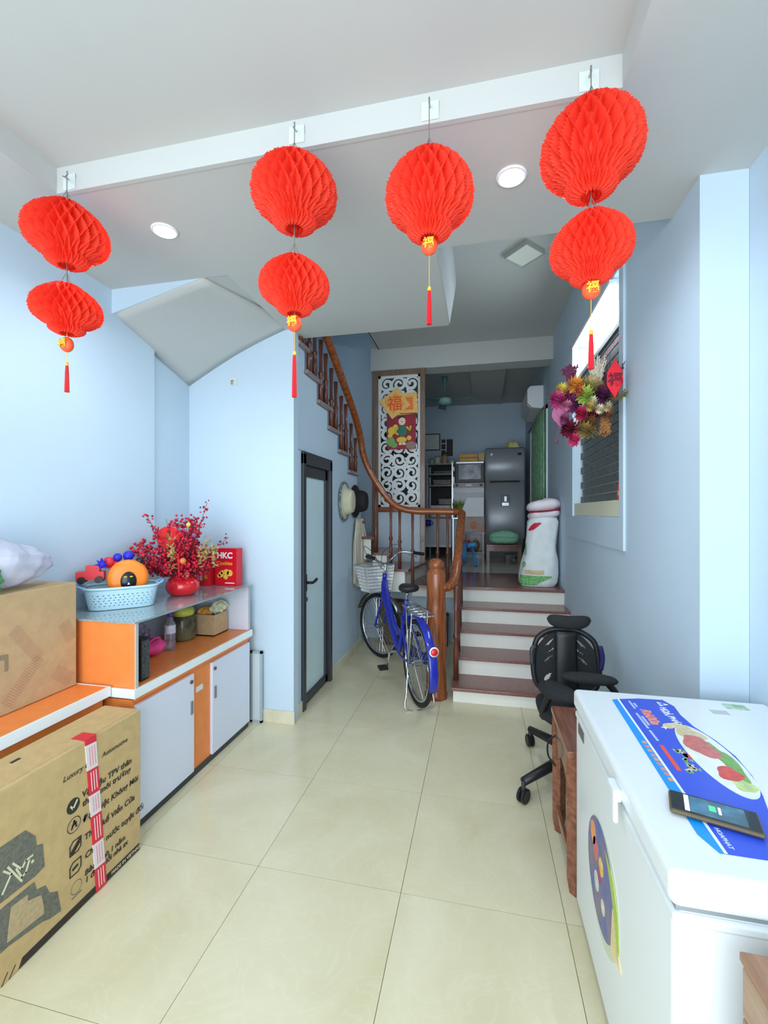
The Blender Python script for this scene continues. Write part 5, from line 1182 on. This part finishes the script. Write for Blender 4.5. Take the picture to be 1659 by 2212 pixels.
# worktable with boxes, hanging cloth
wt = thing('worktable', 'low dark side table carrying boxes before the kitchen range', 'table', (-.08, 7.05, ZL))
for (x, y) in ((-.24, 6.92), (.05, 6.92), (-.24, 7.22), (.05, 7.22)): MB().box(x-.015, x+.015, y-.015, y+.015, ZL, 1.12).build('leg', M_WOODD, wt)
MB().box(-.27, .075, 6.9, 7.24, 1.12, 1.14).build('top', M_WOODD, wt)
MB().box(-.26, .07, 6.91, 7.23, .82, .835).build('shelf', M_WOODD, wt)
t = thing('patterned_box', 'grey patterned box with a food picture on the low side table', 'box', (-.09, 7.05, 1.14))
MB().box(-.235, .07, 6.92, 7.2, 1.141, 1.38).build('carton', mat('patterned_card', (168, 172, 182), .5, rgb2=(196, 150, 120), scale=9), t, bevel=.004)
MB().ball((-.1, 6.919, 1.24), (.05, .002, .06), 12, 8).build('printed_picture', mat('food_print', (196, 132, 86), .5, var=.2, scale=30), t)
t = thing('white_board', 'white board leaning above the patterned box, one corner cut', 'board', (-.1, 6.95, 1.38))
MB().prism([(-.30, 1.382), (.06, 1.382), (.06, 1.672), (-.19, 1.672), (-.265, 1.50)], 'xz', 6.94, 6.955).build('panel', M_WHITE, t)
MB().box(-.30, .06, 6.935, 6.94, 1.381, 1.395).build('edge', M_EDGE, t)
t = thing('leafy_greens', 'bunch of green leaves standing between the rack and the white board', 'plant', (-.33, 6.98, 1.38))
rn = random.Random(8); mb = MB()
for k in range(40): leafm(mb, (-.345+rn.uniform(-.03, .02), 7.05+rn.uniform(-.03, .03), 1.40), (rn.uniform(-.4, .4), rn.uniform(-.15, .3), 1), rn.uniform(.15, .28), .02)
mb.build('foliage', mat('olive_leaves', (122, 150, 60), .6, var=.2, scale=30), t)
MB().lathe([(.0001, 0), (.04, 0), (.05, .06)], (-.345, 7.05, 1.36), 14).build('pot', M_STEEL, t)
MB().box(-.42, -.28, 6.9, 7.1, 1.345, 1.36).build('stand', M_STEEL, t); MB().box(-.42, -.40, 6.98, 7.0, ZL, 1.345).box(-.30, -.28, 6.98, 7.0, ZL, 1.345).build('stand_leg', M_STEEL, t)
for (nm, lb, x, z, col) in (('red_packet', 'red packet on the lower shelf of the side table', -.19, .836, (206, 70, 50)), ('brown_packet', 'brown packet on the lower shelf of the side table', -.06, .836, (150, 104, 70))):
    t = thing(nm, lb, 'packet', (x, 7.0, z), 0, 'packets on the side table shelf')
    MB().ball((x, 7.03, z+.09), (.06, .06, .09), 12, 8).build('body', mat(nm+'_m', col, .5, var=.25, scale=30), t, smooth=True)
    MB().box(x-.02, x+.02, 7.0, 7.06, z+.17, z+.2).build('crimp', mat(nm+'_m2', tuple(min(255, c+30) for c in col), .5), t)
kc = thing('kitchen_cabinet', 'low white kitchen cabinet seen through the railing', 'cabinet', (-.68, 7.15, ZL))
MB().box(-.86, -.44, 6.98, 7.34, ZL+.2, 1.34).build('body', mat('cabinet_white', (222, 228, 232), .4), kc, bevel=.004)
MB().box(-.855, -.655, 6.968, 6.98, ZL+.24, 1.33).build('door', mat('cabinet_grey', (196, 204, 206), .4), kc); MB().box(-.645, -.445, 6.968, 6.98, ZL+.24, 1.33).build('door', MATS['cabinet_grey'], kc)
for x in (-.84, -.46): [MB().box(x-.015, x+.015, q, q+.03, ZL, ZL+.2).build('leg', M_BLACK, kc) for q in (7.0, 7.29)]
# stool with green cushion
sl_ = thing('wooden_stool', 'low dark brown wooden bench stool before the refrigerator', 'stool', (.33, 6.6, ZL))
MB().box(.09, .575, 6.45, 6.78, .955, .985).build('seat', M_WOODD, sl_, bevel=.004)
for (x, y) in ((.115, 6.475), (.55, 6.475), (.115, 6.755), (.55, 6.755)): MB().box(x-.02, x+.02, y-.02, y+.02, ZL, .955).build('leg', M_WOODG, sl_)
MB().box(.10, .565, 6.465, 6.48, .89, .955).build('apron', M_WOODD, sl_)
t = thing('green_cushion', 'pale green ribbed cushion on the dark wooden stool', 'cushion', (.34, 6.6, .986))
def cush(u, v):
    a = 2*PI*u; f = PI*(v-.5); k = max(0, math.cos(f))**.45; n = 3.4; c, s = math.cos(a), math.sin(a); r = (abs(c)**n+abs(s)**n)**(-1/n)
    return (.335+.215*r*c*k, 6.61+.15*r*s*k, .992+.10*(1+math.sin(f))*(1-.12*(r*c)**2)+.004*math.sin(r*c*60))
MB().grid(cush, 72, 14, cu=True).build('cover', mat('mint_fabric', (150, 206, 176), .8, var=.06, scale=30), t, smooth=True)
MB().tube([cush(i/40, .5) for i in range(40)], .006, 6, closed=True).build('piping', mat('mint_piping', (120, 176, 150), .8), t)
t = thing('small_crate', 'small dark box on the floor under the stool', 'box', (.42, 6.75, ZL))
MB().box(.36, .50, 6.62, 6.74, ZL+.001, ZL+.13).build('body', mat('grey_box', (120, 116, 112), .6, rgb2=(60, 58, 56), scale=20), t, bevel=.004)
MB().box(.355, .505, 6.615, 6.745, ZL+.12, ZL+.135).build('lid', M_ALU, t)
t = thing('black_bag', 'black bag on the floor between the stool and the sack', 'bag', (.62, 6.4, ZL))
MB().grid(lambda u, v: (.66+.085*math.cos(2*PI*u)*(1-.3*v)*(1+.1*math.sin(6*PI*u)), 6.45+.11*math.sin(2*PI*u)*(1-.3*v), ZL+.002+.38*v), 20, 8, cu=True).poly([(.60, 6.38, ZL+.38), (.72, 6.38, ZL+.38), (.72, 6.52, ZL+.38), (.60, 6.52, ZL+.38)]).build('body', mat('black_bag', (28, 32, 36), .5), t, smooth=True)
MB().tube(smooth_path([(.63, 6.42, ZL+.37), (.63, 6.42, ZL+.46), (.69, 6.42, ZL+.46), (.69, 6.42, ZL+.37)]), .008, 6).build('handle', MATS['black_bag'], t)
t = thing('blue_toy', 'bright blue plastic toy hammer lying before the side table', 'toy', (-.1, 6.3, ZL))
MB().tube([(-.05, 6.2, ZL+.012), (-.11, 6.35, ZL+.28)], .022, 8).build('handle', mat('toy_sky_blue', (40, 140, 214), .4), t, smooth=True)
MB().tube([(-.17, 6.36, ZL+.28), (-.05, 6.35, ZL+.30)], .035, 10).build('head', mat('toy_sky_light', (80, 170, 240), .4), t, smooth=True)
t = thing('blue_basin', 'light blue plastic basin standing on edge behind the railing', 'basin', (-.26, 6.6, ZL))
MB().lathe([(.0001, 0), (.12, 0), (.15, .09), (.16, .092)], (-.29, 6.62, ZL+.165), 24, 'x').build('bowl', mat('sky_blue_plastic', (86, 164, 240), .35), t, smooth=True, solid=.004)
MB().ring((-.198, 6.62, ZL+.165), .158, .006, 'x', 28, 6).build('rim', MATS['sky_blue_plastic'], t)
t = thing('blue_mug', 'dark blue mug hung at the left edge of the rack', 'mug', (-.78, 6.96, 1.1))
MB().lathe([(.0001, 0), (.05, 0), (.055, .1)], (-.80, 6.89, 1.23), 18).build('body', mat('navy_mug', (34, 44, 160), .3), t, smooth=True, solid=.004)
MB().ring((-.74, 6.89, 1.28), .025, .006, 'y', 18, 6).build('handle', MATS['navy_mug'], t)
# pictures on the back wall
t = thing('framed_picture', 'pale picture in a thin grey frame on the kitchen back wall', 'picture', (-.85, 8.24, 2.6))
MB().box(-1.05, -.72, 8.232, 8.25, 2.60, 2.915).build('frame', M_ALU, t)
MB().box(-1.03, -.74, 8.228, 8.233, 2.62, 2.895).build('print', mat('pale_picture', (206, 222, 206), .5, rgb2=(232, 232, 226), scale=12), t)
t = thing('wall_board', 'dark board with white squares on the kitchen back wall', 'board', (-.6, 8.24, 2.5))
MB().box(-.70, -.49, 8.235, 8.25, 2.49, 2.80).build('panel', mat('dark_board', (46, 40, 50), .5), t)
MB().box(-.70, -.61, 8.23, 8.236, 2.715, 2.73).box(-.70, -.61, 8.23, 8.236, 2.60, 2.615).box(-.62, -.605, 8.23, 8.236, 2.56, 2.80).build('printed_lines', M_WHITE, t)
# ceiling fan
fn_ = thing('ceiling_fan', 'teal-green three-blade ceiling fan in the kitchen', 'fan', (-.5, 6.5, 3.0))
M_TEAL = mat('teal_metal', (92, 142, 142), .35)
MB().lathe([(.045, 3.42), (.035, 3.34), (.012, 3.32), (.012, 3.10), (.03, 3.09)], (-.50, 6.45, 0), 18).build('downrod', M_TEAL, fn_, smooth=True)
MB().lathe([(.03, 3.12), (.095, 3.10), (.105, 3.06), (.085, 3.03), (.03, 3.015), (.0001, 3.013)], (-.50, 6.45, 0), 24).build('motor', mat('pale_teal_metal', (160, 200, 206), .3), fn_, smooth=True)
for k in range(3):
    a = math.radians(-20+120*k); R = Matrix.Translation((-.50, 6.45, 3.06)) @ Matrix.Rotation(a, 4, 'Z') @ Matrix.Rotation(.22, 4, 'X')
    MB().prism([(.08, -.03), (.16, -.05), (.46, -.065), (.48, -.05), (.48, .05), (.46, .06), (.16, .045), (.08, .03)], 'xy', -.004, .004).xf(R).build('blade', M_TEAL, fn_, bevel=.002)
# window with green curtain and the air conditioner on the right wall of the kitchen
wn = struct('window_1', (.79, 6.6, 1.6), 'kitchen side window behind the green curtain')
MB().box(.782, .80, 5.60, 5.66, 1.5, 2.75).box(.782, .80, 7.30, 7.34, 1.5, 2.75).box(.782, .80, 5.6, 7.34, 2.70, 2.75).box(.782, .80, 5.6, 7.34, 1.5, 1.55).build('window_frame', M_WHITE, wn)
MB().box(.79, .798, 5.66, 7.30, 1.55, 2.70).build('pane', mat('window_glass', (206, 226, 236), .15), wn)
cu = thing('green_curtain', 'pale green patterned curtain hanging at the kitchen side window', 'curtain', (.74, 6.1, 1.45))
MB().grid(lambda u, v: (.752+.018*math.sin(u*46)+.006*math.sin(u*91), 5.62+1.1*u, 2.70-1.15*v), 90, 6).build('fabric', mat('green_curtain_cloth', (120, 176, 132), .8, rgb2=(164, 206, 166), scale=14), cu, smooth=True, solid=.003)
MB().cyl((.752, 5.55, 2.71), (.752, 7.35, 2.71), .012).build('rod', M_WOODG, cu)
ac = thing('air_conditioner', 'white wall-mounted air conditioner above the green curtain', 'air conditioner', (.70, 6.4, 2.8))
MB().prism([(.80, 2.78), (.66, 2.80), (.60, 2.86), (.60, 3.04), (.64, 3.08), (.80, 3.08)], 'xz', 5.95, 6.85).build('casing', M_WHITE, ac, bevel=.008)
MB().prism([(.655, 2.798), (.60, 2.856), (.598, 2.85), (.65, 2.792)], 'xz', 6.0, 6.8).build('louvre', mat('ac_grey', (206, 212, 214), .4), ac)
# red slip in the niche, tiny wire on the wall
t = thing('red_envelope', 'small red paper slip standing in the niche', 'paper', (.827, 2.92, 1.5235))
MB().box(.825, .829, 2.895, 2.945, 1.5235, 1.62).build('slip', mat('red_slip', (226, 50, 60), .6), t)
MB().box(.8235, .825, 2.905, 2.935, 1.55, 1.58).build('printed_mark', M_GOLD, t)
# bits stored below the landing
for (nm, lb, x, y, s, h, col) in (('storage_bin', 'dark plastic bin in the shade below the landing', -.45, 4.78, .22, .34, (44, 48, 62)), ('storage_sack', 'dull brown sack in the shade below the winding steps', -.95, 4.80, .30, .46, (96, 80, 62))):
    t = thing(nm, lb, 'container', (x, y, 0))
    MB().grid(lambda u, v, x=x, y=y, s=s, h=h: (x+s*.5*math.cos(2*PI*u)*(1+.12*v+.04*math.sin(10*PI*u)), y+.11*math.sin(2*PI*u)*(1+.1*v), .002+h*v), 28, 8, cu=True).poly([(x-s*.4, y-.08, h-.01), (x+s*.4, y-.08, h-.01), (x+s*.4, y+.08, h-.01), (x-s*.4, y+.08, h-.01)]).build('body', mat(nm+'_m', col, .6, var=.15, scale=10), t, smooth=True)
    MB().tube([(x+s*.56*math.cos(2*PI*i/28), y+.121*math.sin(2*PI*i/28), h) for i in range(28)], .008, 6, closed=True).build('rim', mat(nm+'_r', tuple(int(c*1.2) for c in col), .6), t)

# dark cupboard added behind the carved screen to make its cut-outs read dark
tc_ = thing('added_dark_cupboard', 'added tall dark cupboard that darkens the cut-outs of the carved screen', 'cupboard', (-1.0, 5.95, ZL))
M_DKW = wood('added_cupboard_dark_brown', (58, 46, 40), (76, 60, 50), .5)
MB().box(-1.50, -.80, 5.78, 6.15, ZL, 2.62).build('body', M_DKW, tc_, bevel=.004)
MB().box(-1.49, -1.155, 5.768, 5.78, ZL+.06, 2.60).build('door', M_DKW, tc_, bevel=.003)
MB().box(-1.145, -.805, 5.768, 5.78, ZL+.06, 2.60).build('door', M_DKW, tc_, bevel=.003)
